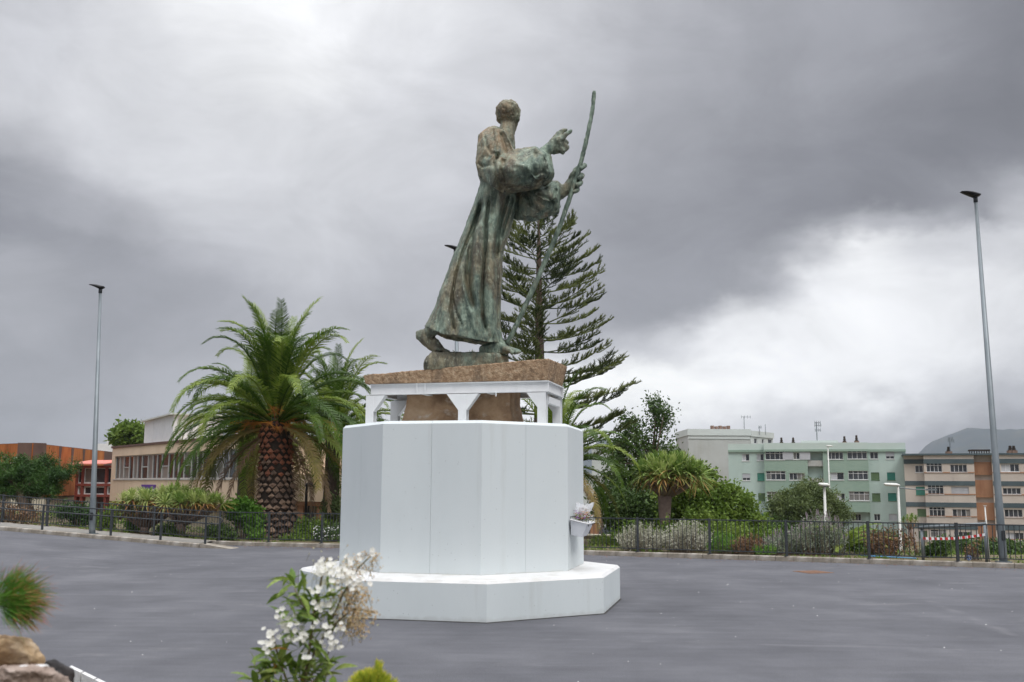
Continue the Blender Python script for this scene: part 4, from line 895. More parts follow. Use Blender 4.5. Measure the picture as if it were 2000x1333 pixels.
# --- distant white houses on the far slope between the trees
for (x0, x1, y0, y1, Y, lb) in ((1232, 1250, 872, 905, 190, 'far pale house showing between the leafy tree and the palm fronds'), (1322, 1340, 872, 900, 210, 'far low pale building with flat roof left of the grey white block'), (1180, 1196, 930, 975, 120, 'far white building glimpsed through the palm beside the plinth')):
    fh = Facade(P(x0, 900, Y), P(x1, 900, Y + 4), 0); th = thing('house', lb, 'house', tuple(fh.w(0, -4.5))); zt = fh.uz(x0, y0)[1]; hs = [fh.rect(x0 + (x1 - x0) * a, y0 + (y1 - y0) * .25, x0 + (x1 - x0) * (a + .2), y0 + (y1 - y0) * .5) for a in (.15, .6)]
    wpart('wall', fh.wall(0, -4.6, fh.L, zt, hs), m_greyp, th); wpart('body', fh.slab(.02, -4.6, fh.L - .02, zt - .02, -8, -.55), m_greyp, th); wpart('roof', fh.slab(-.2, zt + .002, fh.L + .2, zt + .3, -8.2, .3), m_chim if x0 == 1226 else m_greyp, th)
    for h in hs: window(th, fh, h, 0, 2)
# ------------------------------------------------------------ left: corten cube, red glazed link, beige building
m_corten = material('corten_steel', [(.3, (.24, .07, .02)), (.5, (.40, .13, .035)), (.72, (.52, .20, .055))], 1.0, .85, .2, 12, 8, (1, 1, .25), second=((.14, .055, .03), .6, .58, .8, (1, 1, .3)))
m_cortd = material('dark_brown_panel', [(.10, .06, .05), (.15, .09, .07)], .8, .85)
m_beige = material('beige_wall', [(.3, (.62, .48, .35)), (.7, (.69, .55, .42))], .4, .9, .1, 8, second=((.52, .40, .29), .5, .5, .8, (1, 1, .3)))
m_red = material('red_painted_steel', [(.20, .05, .04), (.27, .075, .055)], 1, .6); m_redroof = material('salmon_red_roof', [(.55, .17, .13), (.66, .24, .19)], 1.2, .6, stretch=(1, 1, 1))
m_pale = material('pale_base_wall', [(.46, .42, .33), (.54, .50, .40)], .5, .9)
ZL = -1.9
# corten cube: left face + front face
cA, cB = P(-140, 900, 78), P(62, 900, 70); cC = P(221, 900, 90)
ff = Facade(cA, cB, ZL); fg = Facade(cB, cC, ZL)
t = thing('corten_building', 'rust orange steel clad cube building behind the left fence', 'building', (cB.x, cB.y, ZL))
for k, (f_, x0, x1, n, yt) in enumerate(((ff, -140, 62, 5, 866), (fg, 62, 221, 7, 866))):
    z0 = f_.uz(62 if k == 0 else 62, 971)[1]; z1 = f_.uz(62, 866)[1]; w_ = f_.L / n
    for i in range(n):
        dark = (k == 1 and i >= n - 1)
        for a, b in ((z0, (z0 + z1) / 2), ((z0 + z1) / 2, z1)):
            wpart('cladding_panel', f_.slab(i * w_ + .02, a + .01, (i + 1) * w_ - .02, b - .01, -.05, .0 + random.uniform(0, .02)), m_cortd if dark else m_corten, t)
        if k == 1 and 1 <= i <= 3:   # tapering light slots
            u = (i + 1) * w_; g = G(); g.add([f_.w(u - .35, z1 - .02, .03), f_.w(u + .35, z1 - .02, .03), f_.w(u + .05, z1 - 1.9, .03), f_.w(u - .05, z1 - 1.9, .03)], [(0, 3, 2, 1)]); wpart('slot', g, m_cortd, t)
    wpart('wall_core', f_.slab(0, z0 - .1, f_.L, z1 + .03, -1.0, -.06), m_cortd, t)
    wpart('base_wall', f_.slab(.02, ZL - .5, f_.L, z0 - .11, -1.2, -.3), m_pale, t)
wpart('roof', (lambda g: (g.add([ff.w(0, z1, -.5), ff.w(ff.L - .3, z1, -.3), fg.w(fg.L, z1, -.5), fg.w(fg.L, z1, -14)], [(0, 1, 2, 3)]), g)[1])(G()), m_cortd, t)
h = ff.rect(28, 893, 52, 903); window(t, ff, h, .18, 2)
# beige building with window band
bA, bB = P(218.5, 900, 75), Vector((-14.5, 55, 0)); fb = Facade(bA, bB, ZL)
t = thing('school_building', 'beige two storey building with a long band of white framed windows', 'building', (bA.x, bA.y, ZL))
wt = fb.uz(222, 876)[1]; wb = fb.uz(222, 979)[1]
zwt = fb.uz(315, 886)[1]; zwb = fb.uz(315, 936)[1]
u0 = fb.uz(223, 915)[0]; 
band = (u0, zwb, fb.L - .5, zwt)
wpart('wall', fb.wall(0, wb, fb.L, wt, [band]), m_beige, t)
m_alu = material('aluminium_frame', [(.38, .38, .37), (.46, .46, .45)], 3, .5); g = G(); nm = 22; bwid = band[2] - band[0]; uu = band[0]; units = []
pat = [.85, .95, 1.25, .95]; i = 0
while uu < band[2] - .3:
    w_ = pat[i % 4] if i else .9
    w_ = w_ * 1.05
    u2 = min(uu + w_, band[2]); r = (uu, zwb, u2, zwt)
    window(t, fb, r, .0, 1, 2 if i % 4 == 2 else 1, 'curtain' if i % 3 else 'glass', m_alu, .16, .5, .07); uu = u2; i += 1
wpart('parapet_cap', fb.slab(-.1, wt + .003, fb.L + .1, wt + .15, -.6, .08), m_cortd, t)
wpart('body', fb.slab(.02, wb, fb.L - .02, wt - .05, -9, -.53), m_beige, t)
wpart('ground_wall', fb.slab(.6, ZL - .5, fb.L - 1, wb - .002, -8, -1.2), m_pale, t)
# purple sign with plain white emblem bar and small line of text
m_purple = material('purple_sign', [(.09, .03, .22), (.12, .045, .28)], 1, .6)
s0 = fb.rect(276, 947, 303, 961, .05); sg = fb.slab(s0[0], s0[1], s0[2], s0[3], .01, .06); so = wpart('sign', sg, m_purple, t)
g = G(); hgt = s0[3] - s0[1]; wd = s0[2] - s0[0]
fb.slab(s0[0] + wd * .06, s0[1] + hgt * .08, s0[0] + wd * .14, s0[1] + hgt * .42, .065, .07, g); fb.slab(s0[0] + wd * .08, s0[1] + hgt * .46, s0[0] + wd * .12, s0[1] + hgt * .55, .065, .07, g)
for row in (0, 1):
    uu = s0[0] + wd * .2
    while uu < s0[0] + wd * (.92 - .25 * row):
        w_ = wd * random.uniform(.03, .06); fb.slab(uu, s0[1] + hgt * (.27 - .17 * row), uu + w_, s0[1] + hgt * (.37 - .17 * row), .065, .07, g); uu += w_ + wd * .015
wpart('lettering', g, m_wframe, so)
# white rooftop plant room
r1 = P(281, 860, 74); r2 = P(337, 860, 66); fr1 = Facade(r1, r2, 0); m_louvre = material('white_louvre', [(.60, .62, .64), (.68, .70, .72)], 2, .6)
zt_, zb2 = fr1.uz(281, 825)[1], fr1.uz(281, 863)[1]
tr_ = thing('rooftop_unit', 'white louvred rooftop plant room on the beige building beside the palm', 'rooftop unit', (r1.x, r1.y, zb2))
for k in range(3):
    a, b = fr1.L * k / 3, fr1.L * (k + 1) / 3; wpart('louvre_panel', fr1.slab(a + .03, zb2 - .3, b - .03, zt_, -.3, 0), m_louvre, tr_)
r3 = r2 + Vector((3, 1.0, 0)); fr2 = Facade(r2, r3, 0); wpart('side_wall', fr2.slab(0, zb2 - .3, fr2.L, zt_, -4, 0), m_wframe, tr_)
g = G(); fr1.slab(-.3, zt_ + .003, fr1.L + .1, zt_ + .1, -6, .25, g); fr2.slab(-.1, zt_ + .003, fr2.L, zt_ + .1, -6, .25, g); wpart('roof', g, m_greyp, tr_)
wpart('plinth_wall', fr1.slab(-.2, wt + .1, fr1.L, zb2 - .302, -4, .3), m_beige, tr_)
# low terrace wing behind the palm, with pillars and glazed doors
lA, lB = P(452, 950, 57), P(672, 950, 53); fl_ = Facade(lA, lB, ZL)
t = thing('terrace_wing', 'low beige wing with orange brown pillars and glazed doors behind the big palm', 'building', (lA.x, lA.y, ZL))
zp1, zp0 = fl_.uz(600, 927)[1], fl_.uz(600, 980)[1]
wpart('upper_wall', fl_.slab(0, zp0, fl_.L, zp1, -6, 0), m_beige, t); wpart('fascia', fl_.slab(.02, zp0 - .22, fl_.L - .02, zp0 - .002, -6, -.12), m_terra, t)
for px in (462, 500, 580, 618, 655):
    u = fl_.uz(px, 1000)[0]; wpart('pillar', fl_.slab(u - .2, ZL - .4, u + .2, zp0 - .222, -.6, -.25), m_terra, t)
for x0, x1 in ((468, 492), (508, 572), (588, 612), (625, 650)):
    h = fl_.rect(x0, 990, x1, 1040, -1.6); window(t, fl_, (h[0], ZL + .1, h[2], h[3] + .2), -1.6, 3, 1, 'glass')
wpart('ground_wall', fl_.slab(.1, ZL - .4, fl_.L - .1, zp0 - .23, -5, -1.85), m_beige, t)
# red glazed link between corten and beige
gA, gB = P(149, 940, 77.5), P(222, 940, 76.2); fk_ = Facade(gA, gB, ZL)
t = thing('glazed_link', 'glazed link block with dark red frame and sloping salmon roof', 'glazed link', (gA.x, gA.y, ZL))
z_t, z_m, z_b = fk_.uz(180, 911)[1], fk_.uz(180, 946)[1], fk_.uz(180, 970)[1]
for (x0, x1) in ((151, 160), (163, 207), (208, 222)):
    h = fk_.rect(x0, 913, x1, 945); window(t, fk_, h, 0, 1 if x1 - x0 < 20 else 2, 1, 'curtain', None, .1, .3, .1)
    h = fk_.rect(x0, 950, x1, 967); window(t, fk_, h, 0, 1, 1, 'curtain', None, .1, .3, .1)
g = G()
for x in (150, 161.5, 207.5, 221): u = fk_.uz(x, 940)[0]; fk_.slab(u - .1, ZL - .3, u + .1, z_t, -.3, .06, g)
for yy in (912, 947.5, 968.5): z = fk_.uz(180, yy)[1]; fk_.slab(0, z - .09, fk_.L, z + .09, -.25, .09, g)
wpart('frame', g, m_red, t)
zr = fk_.uz(180, 899.5)[1]
n = 7
for i in range(n):
    a, b = -.3 + (fk_.L + .1) * i / n, -.3 + (fk_.L + .1) * (i + 1) / n; sl = .9; ga = G()
    ga.hexa([fk_.w(a + .02, z_t + .12, .7), fk_.w(b - .04, z_t + .12, .7), fk_.w(b - .04 + sl * 0, zr, -1.6), fk_.w(a + .02, zr, -1.6), fk_.w(a + .02, z_t + .18, .7), fk_.w(b - .04, z_t + .18, .7), fk_.w(b - .04, zr + .06, -1.6), fk_.w(a + .02, zr + .06, -1.6)])
    wpart('roof_panel', ga, m_redroof, t)
wpart('inner_wall', fk_.slab(0, ZL - .3, fk_.L, z_t, -3, -1.5), m_cortd, t)
g = G(); rb_ = fk_.uz(218, 869)[0]
# small white roof bits far behind
fw_ = Facade(P(191, 860, 120), P(219, 860, 120), 0); th = thing('house', 'tiny white rooftop structure far behind between lamp post and beige building', 'house', tuple(fw_.w(0, -2))); zt = fw_.uz(200, 867)[1]
wpart('wall', fw_.slab(0, -2, fw_.L, zt, -5, 0), m_wframe, th); wpart('roof_box', fw_.slab(fw_.L * .62, zt + .002, fw_.L * .95, zt + .45, -2, 0), m_wframe, th)
# ------------------------------------------------------------ tall lamp posts
def tall_lamp(b, top, label, r0, r1, head_dir=-1, headL=.40, grp='tall street lamps around the square'):
    t = thing('street_lamp', label, 'street lamp', tuple(b), 0, grp)
    g = G(); g.tube([b, b.lerp(top, .02), b.lerp(top, .03), b.lerp(top, .16), b.lerp(top, .162), top], [r0 * 1.02, r0, r0, r0 * .94, r0 * .9, r1], 14); wpart('pole', g, m_galv, t, True)
    g = G(); g.box((b.x - .16, b.y - .16, b.z - .01), (b.x + .16, b.y + .16, b.z + .02)); wpart('base_plate', g, m_galv, t)
    g = G(); g.obox(b.lerp(top, .07) + Vector((0, -r0 - .002, 0)), (r0 * .5, 0, 0), (0, .006, 0), (0, 0, .13)); wpart('hatch', g, m_dark, t)
    g = G(); g.tube([top + Vector((0, 0, -.05)), top + Vector((0, 0, .10))], r1 * 1.3, 10); wpart('bracket', g, m_dark, t, True)
    g = G(); L = headL; d = head_dir; x0 = top.x; z = top.z + .1
    prof = [(-.30, .10, .035, .06), (0.0, .17, .075, .05), (.3, .17, .065, .09), (.7, .15, .03, .13), (1., .08, .012, .15)]
    R = []
    for s, w, h, dz in prof:
        c = Vector((x0 + d * s * L, top.y, z + dz)); R.append([c + Vector((0, w * math.cos(a), h * math.sin(a))) for a in [2 * pi * k / 10 for k in range(10)]])
    g.rings(R); wpart('lamp_head', g, m_black, t, True); return t
b = P(1960, 1097, 27.62); b.z = .135; tt = P(1905.5, 392, 27.62)
tall_lamp(b, tt, 'tall grey lamp post behind the right fence, tallest and nearest of the lamps', .105, .045)
g_h = None
b = P(180, 1041, 35.35); b.z = lot(b.x) + .13; tt = P(196, 570, 35.35)
tall_lamp(b, tt, 'tall grey lamp post on the kerb by the handrail at the left', .105, .05)
b = P(897, 1060, 35.9); b.z = .1; tt = P(889.5, 493, 35.9)
tall_lamp(b, tt, 'tall lamp post behind the statue, only its head and a bit of pole showing', .11, .05)
# ------------------------------------------------------------ lower street lamps and odds behind the right fence
m_wpole = material('white_pole_paint', [(.55, .55, .52), (.66, .66, .63)], 3, .6, second=((.3, .22, .16), 6, .62, .75, (1, 1, .4)))
def small_lamp(px, ytop, Y, label, heads, r=.07, hz=.16, hw=.35):
    top = P(px, ytop, Y); zb_ = terr(top.x, top.y); t = thing('street_lamp', label, 'street lamp', (top.x, top.y, zb_), 0, 'white street lamps beyond the right fence')
    g = G(); g.tube([(top.x, top.y, zb_ - .1), (top.x, top.y, zb_ + 2), tuple(top)], [r * 1.2, r, r * .7], 8); wpart('pole', g, m_wpole, t, True)
    for dx, L in heads:
        g = G(); c = top + Vector((dx, 0, .05)); R = []
        for s, k, q in ((-.5, .25, .05), (-.42, .8, .02), (-.1, 1, 0), (.25, .9, 0), (.45, .5, -.02), (.5, .15, -.02)):
            R.append([c + Vector((s * L, hw * .5 * k * math.cos(a), q + hz * k * (.7 if math.sin(a) > 0 else .45) * math.sin(a))) for a in [2 * pi * i / 10 for i in range(10)]])
        g.rings(R); wpart('lamp_head', g, m_wpole, t, True)
    return t
t = small_lamp(1610, 950, 50, 'thick white lamp post with rounded head in front of the green block', ((0, .56),), .085, .17, .4)
c = P(1610, 950, 50); g = G(); g.obox(c + Vector((0, -.2, -.02)), (.12, 0, 0), (0, .02, 0), (0, 0, .02)); wpart('lens', g, m_dark, t)
small_lamp(1617, 873, 78, 'thin tall white lamp post with flat head against the green block', ((.12, .55),), .06, .09, .25)
t = small_lamp(1754, 950, 46, 'white lamp post with long cobra head and a sideways arm', ((-.27, .74),), .07, .13, .28)
c = P(1754, 950, 46); g = G(); g.tube([c + Vector((.05, 0, -.08)), c + Vector((.9, .3, -.14)), c + Vector((1.6, .6, -.16))], .025, 6); g.obox(c + Vector((1.75, .6, -.15)), (.22, 0, 0), (0, .1, 0), (0, 0, .04)); wpart('side_arm', g, m_galv, t)
# barrier frame with red and white tape
yb = 28.9
def bp(px, py, Y=None): return P(px, py, Y or yb)
t = thing('pipe_gate', 'grey pipe gate frame with crossbar behind the right fence', 'pipe gate', tuple(bp(1802, 1092, 29.2)))
p1, p2 = P(1800, 1033, 29.2), P(1923, 1026, 28.1)
g = G(); g.tube([Vector((p1.x, p1.y, .0)), p1], .042, 10); wpart('post', g, m_galv, t, True); g = G(); g.tube([Vector((p2.x, p2.y, .0)), p2], .04, 10); wpart('post', g, m_galv, t, True)
g = G(); g.tube([p1 + Vector((-.06, 0, .03)), p1.lerp(p2, .5) + Vector((0, 0, .03)), p2 + Vector((.04, 0, .03))], .05, 10); wpart('crossbar', g, m_galv, t, True)
m_tr = material('red_tape', [(.5, .03, .03), (.6, .05, .05)]); m_tw = material('white_tape', [(.75, .75, .75), (.8, .8, .8)])
q1, q2 = P(1803, 1052, 29.14), P(1924, 1044.5, 28.05); g = G(); n = 22
for i in range(n):
    g.cm = i % 2; a, b = q1.lerp(q2, i / n), q1.lerp(q2, (i + 1) / n); sa, sb = -.05 * math.sin(pi * i / n), -.05 * math.sin(pi * (i + 1) / n); h_ = Vector((0, .01, .035))
    g.add([a + Vector((0, 0, sa)) - h_, b + Vector((0, 0, sb)) - h_, b + Vector((0, 0, sb)) + h_, a + Vector((0, 0, sa)) + h_], [(0, 1, 2, 3)])
g.cm = 1; o = link('barrier_tape', g.mesh('barrier_tape', [m_tr, m_tw])); tag(o, 'red and white barrier tape stretched between the pipe gate posts', 'tape')
t = thing('thin_pole', 'thin white pole with small flat top beside the pipe gate', 'pole', tuple(P(1927, 1092, 28.3)))
p = P(1923.5, 989, 28.3); g = G(); g.tube([Vector((p.x + .04, p.y, 0)), p], [.024, .018], 8); wpart('pole', g, m_wpole, t, True); g = G(); g.box((p.x - .035, p.y - .03, p.z), (p.x + .035, p.y + .03, p.z + .015)); wpart('cap', g, m_wpole, t)
m_blue = material('blue_sign', [(.03, .09, .28), (.05, .12, .34)], 2, .5)
t = thing('round_sign', 'small round blue sign low behind the right fence', 'sign', tuple(P(1893, 1098, 28.6)))
c = P(1893, 1090, 28.6); g = G(); R = [[c + Vector((.075 * math.cos(a), dy, .075 * math.sin(a))) for a in [2 * pi * k / 20 for k in range(20)]] for dy in (0, .02)]; g.rings(R); wpart('disc', g, m_blue, t)
g = G(); g.tube([Vector((c.x, c.y + .03, 0)), c + Vector((0, .03, .05))], .012, 6); wpart('stem', g, m_galv, t)
g = G(); R = [[c + Vector((s * math.cos(a), -.003, s * math.sin(a))) for a in [2 * pi * k / 20 for k in range(21)]] for s in (.058, .066)]
for k in range(20): g.add([R[0][k], R[0][k + 1], R[1][k + 1], R[1][k]], [(0, 1, 2, 3)])
g.obox(c + Vector((0, -.004, 0)), (.010, 0, 0), (0, .001, 0), (0, 0, .035)); wpart('emblem', g, m_wframe, t)
t = thing('blue_pipe', 'bright blue pipe lying along the planting bed behind the right fence', 'pipe', tuple(P(1555, 1080, 30.4)))
g = G(); pts = [P(1672, 1084, 30.0), P(1700, 1086.5, 29.8), P(1730, 1088, 29.6), P(1790, 1091, 29.2)]
g.tube(pts, .016, 8); wpart('pipe', g, material('blue_plastic_pipe', [(.06, .22, .42), (.1, .3, .5)], 2, .5), t, True)
# low wall and parked car seen beside the plinth
m_lowwall = material('brown_low_wall', [(.2, .15, .10), (.3, .235, .17)], 2, .9, .4, 20)
a, b = P(1080, 1052, 40.5), P(1205, 1052, 39.2); fz = Facade(a, b, 0); t = thing('low_wall', 'low brown garden wall behind the fence beside the plinth', 'wall', (a.x, a.y, -.4)); zt = fz.uz(1160, 1047.5)[1]
wpart('wall', fz.slab(0, -1, fz.L, zt, -.3, 0), m_lowwall, t); wpart('coping', fz.slab(-.02, zt + .002, fz.L + .02, zt + .06, -.34, .04), m_pale, t)
def car(c, rz, label, m_body):
    t = thing('parked_car', label, 'car', tuple(c), rz)
    g = G(); R = []
    for x, zt_, zb_, w in ((-2.05, .62, .35, .7), (-1.95, .82, .25, .82), (-1.2, .90, .22, .86), (.9, .90, .22, .86), (1.8, .78, .25, .82), (2.05, .58, .35, .7)):
        R.append([(x, -w, zb_), (x, w, zb_), (x, w, (zt_ + zb_) * .55), (x, w * .93, zt_), (x, -w * .93, zt_), (x, -w, (zt_ + zb_) * .55)])
    g.rings(R); link('body', g.mesh('body', m_body, False), t)
    g = G(); R = []
    for x, zt_, w in ((-1.75, .92, .70), (-1.15, 1.38, .60), (.1, 1.42, .60), (.95, .92, .72)): R.append([(x, -.78, .88), (x, .78, .88), (x, w, zt_), (x, -w, zt_)])
    g.rings(R); link('glass_house', g.mesh('glass_house', m_glass), t)
    g = G(); g.box((-1.15, -.6, 1.40), (.15, .6, 1.45)); link('roof', g.mesh('roof', m_body), t)
    for x in (-1.25, 1.3):
        for s in (-1, 1):
            g = G(); g.tube([(x, s * .70, .31), (x, s * .88, .31)], .31, 16); w = link('wheel', g.mesh('wheel', m_black), t); g = G(); g.tube([(x, s * .87, .31), (x, s * .895, .31)], .18, 10); link('rim', g.mesh('rim', m_galv), w)
    for s in (-1, 1): g = G(); g.box((2.0, s * .6 - .14, .55), (2.07, s * .6 + .14, .68)); link('headlight', g.mesh('headlight', m_wframe), t)
m_silver = material('silver_car_paint', [(.45, .47, .5), (.52, .54, .57)], 1, .3, metal=.3)
c = P(1172, 1040, 60); c.z = terr(c.x, c.y); car(c, math.radians(20), 'silver parked car glimpsed through the fence beside the plinth', m_silver)
t = thing('brick_pillar', 'short orange brick gate pillar behind the fence beside the plinth', 'pillar', tuple(P(1161, 1060, 42)))
c = P(1161, 1045, 42); z1 = P(1161, 1021, 42).z; g = G(); g.box((c.x - .17, c.y - .17, -1), (c.x + .17, c.y + .17, z1)); wpart('shaft', g, m_terra, t); g = G(); g.box((c.x - .21, c.y - .21, z1 + .002), (c.x + .21, c.y + .21, z1 + .08)); wpart('cap', g, m_pale, t)
# black garden lamp by the palm
t = thing('garden_lamp', 'black curved garden lamp right of the big palm trunk', 'garden lamp', tuple(P(600, 1060, 44)))
p = P(599, 946, 44); zb_ = terr(p.x, p.y); g = G(); g.tube([(p.x, p.y, zb_), (p.x, p.y, p.z - .3), tuple(p + Vector((.03, 0, -.05))), tuple(p + Vector((.12, 0, .03))), tuple(p + Vector((.2, 0, 0)))], [.07, .06, .05, .045, .04], 8); wpart('pole', g, m_black, t, True)
g = G(); c = p + Vector((.13, 0, -.03)); g.rings([[c + Vector((r * math.cos(a), r * .8 * math.sin(a), z)) for a in [2 * pi * k / 12 for k in range(12)]] for r, z in ((.21, -.08), (.2, 0), (.14, .08), (.05, .11))]); wpart('lamp_shade', g, m_black, t, True)
# ------------------------------------------------------------ flower box on the plinth
va, vb = octv(RU, 1), octv(RU, 2); mid = (va + vb) / 2; nrm = Vector(((va + vb) / 2 - Vector((OC[0], OC[1], 0)))).normalized(); tg = (vb - va).normalized()
t = thing('flower_box', 'white hanging flower box bracketed to the right side of the plinth', 'flower box', tuple(mid + Vector((0, 0, 1.25))))
m_box = material('white_plastic_box', [(.62, .64, .68), (.7, .72, .76)], 3, .5)
ce = mid - tg * .42; zc0 = P(1140, 1044, ce.y).z; zc1 = P(1140, 1016, ce.y).z
w1, w2, dp = .30, .38, .24
g = G(); o1 = ce + nrm * .03; tilt = .05
bot = [o1 - tg * w1, o1 + tg * w1, o1 + tg * w1 + nrm * dp * .8, o1 - tg * w1 + nrm * dp * .8]; topc = [o1 - tg * w2, o1 + tg * w2, o1 + tg * w2 + nrm * (dp * 1.25), o1 - tg * w2 + nrm * (dp * 1.25)]
V3 = lambda v, z: Vector((v.x, v.y, z))
g.hexa([V3(bot[i], zc0 + (-.03 if i in (2, 3) else .0)) for i in range(4)][::-1] + [V3(topc[i], zc1 + (-.05 if i in (2, 3) else .02)) for i in range(4)][::-1]); wpart('trough', g, m_box, t)
g = G(); q = [V3(topc[i] + (topc[i] - ce).normalized() * .015, zc1 + (-.05 if i in (2, 3) else .02)) for i in range(4)]
for i in range(4): g.tube([q[i], q[(i + 1) % 4]], .011, 6)
wpart('rim', g, m_wframe, t)
g = G()
for s in (-.22, .22):
    p = ce + tg * s; g.tube([V3(p, zc1 - .15), V3(p, zc1 + .06), V3(p + nrm * .06, zc1 + .07), V3(p + nrm * (dp * 1.35), zc1 + .0), V3(p + nrm * (dp * 1.35), zc1 - .10)], .008, 6)
wpart('bracket', g, m_dark, t)
cols_ = [((.32, .05, .06), 'red'), ((.20, .05, .26), 'purple'), ((.7, .65, .66), 'white'), ((.42, .17, .06), 'orange'), ((.38, .22, .08), 'dry')]
for k in range(60):
    c3, nm = cols_[k % 5 if k % 5 < 3 or k % 2 else 3]; 
    if not bpy.data.materials.get('petal_' + nm): material('petal_' + nm, [tuple(v * .8 for v in c3), c3], 8, .8, transl=.2)
    p = ce + tg * random.uniform(-.33, .33) + nrm * random.uniform(.06, .3); z = zc1 + random.uniform(-.01, .17); r = random.uniform(.026, .045); g = G()
    for j in range(5): a = 2 * pi * j / 5; d1 = Vector((math.cos(a), math.sin(a) * .8, .3 * math.cos(a * 2))) * r; d2 = Vector((-math.sin(a), math.cos(a), .2)) * r * .5; c0 = V3(p, z); g.add([c0, c0 + d1 * .7 + d2, c0 + d1 * 1.2, c0 + d1 * .7 - d2], [(0, 1, 2, 3)])
    wpart('flower', g, bpy.data.materials['petal_' + nm], t)
m_gl2 = material('box_leaves', [(.10, .14, .04), (.2, .2, .06)], 6, .8, transl=.2)
g = G()
for k in range(160):
    p = V3(ce + tg * random.uniform(-.34, .34) + nrm * random.uniform(.04, .3), zc1 + random.uniform(-.04, .1)); d = Vector((random.uniform(-1, 1), random.uniform(-1, 1), random.uniform(-.2, 1))).normalized() * random.uniform(.03, .06); s = d.orthogonal().normalized() * .012
    g.add([p, p + d * .5 + s, p + d, p + d * .5 - s], [(0, 1, 2, 3)])
wpart('leaves', g, m_gl2, t)['kind'] = 'stuff'
m_cell = bpy.data.materials.new('clear_cellophane'); m_cell.use_nodes = True; nt = m_cell.node_tree; b_ = nt.nodes['Principled BSDF']; b_.inputs['Base Color'].default_value = (.85, .87, .9, 1); b_.inputs['Roughness'].default_value = .2
tcn = nt.nodes.new('ShaderNodeTexCoord'); nz = nt.nodes.new('ShaderNodeTexNoise'); nz.inputs['Scale'].default_value = 14; nt.links.new(tcn.outputs['Object'], nz.inputs['Vector']); mr = nt.nodes.new('ShaderNodeMapRange'); mr.inputs['From Min'].default_value = .35; mr.inputs['From Max'].default_value = .65; mr.inputs['To Min'].default_value = .3; mr.inputs['To Max'].default_value = .75; nt.links.new(nz.outputs['Fac'], mr.inputs['Value']); nt.links.new(mr.outputs[0], b_.inputs['Alpha'])
t = thing('bouquet', 'dried bouquet in clear cellophane standing in the flower box', 'bouquet', tuple(V3(ce + nrm * .1, zc1)))
apex = V3(ce + nrm * .15, zc1 + .02); tc_ = P(1143, 984, ce.y); R = []
for k, (f_, r) in enumerate(((0, .07), (.3, .11), (.65, .15), (1., .165))):
    c = apex.lerp(tc_, f_); R.append([c + Vector((r * math.cos(a), r * .6 * math.sin(a), (.02 * math.sin(3 * a) + (.012 if k == 3 else 0) * math.cos(a * 2)) * f_)) for a in [2 * pi * i / 16 for i in range(16)]])
g = G(); g.rings(R, False); wpart('wrapper', g, m_cell, t, True)
g = G()
for k in range(30): a = random.uniform(0, 6.3); e = apex.lerp(tc_, random.uniform(.3, .7)) + Vector((.07 * math.cos(a), .05 * math.sin(a), 0)); g.tube([apex, e], .003, 4); g.ball(e, .011, 6, 4)
wpart('dried_stems', g, material('dried_stems', [(.28, .17, .12), (.36, .25, .19)], 9, .9), t)
# ------------------------------------------------------------ vegetation
def foliage(name, cols, scale=2., transl=.3, rnd=0., rough=.6, second=None):
    return material(name, cols, scale, rough, 0, transl=transl, rnd=rnd, spec=.3, detail=4, second=second)
m_frond = foliage('palm_leaflets', [(.045, .095, .008), (.105, .18, .016), (.22, .29, .045)], 1.6, .32, .6, .42)
m_frond_y = foliage('yellowed_palm_leaflets', [(.13, .15, .035), (.28, .24, .07), (.34, .25, .10)], 1.6, .3, .4)
m_frond_d = foliage('dead_palm_leaflets', [(.16, .10, .06), (.28, .19, .12)], 2, .2, .4)
m_rachis = material('palm_rachis', [(.17, .19, .06), (.27, .27, .11)], 2, .6)
m_bark = material('bark', [(.06, .042, .032), (.11, .08, .06), (.16, .12, .09)], 4, .95, .8, 20)
m_orange = material('palm_flower_stalks', [(.36, .13, .02), (.52, .22, .04)], 4, .7, rnd=.4)
m_scar = material('palm_leaf_base', [(.10, .07, .055), (.19, .12, .085), (.26, .18, .13)], 6, .9, .5, 30, rnd=.5)
m_scar_o = material('orange_palm_leaf_base', [(.15, .06, .038), (.27, .10, .055)], 6, .9, .4, 30, rnd=.5)
m_core = material('palm_trunk_fibre', [(.025, .018, .014), (.05, .036, .028)], 8, .95, .6, 30)
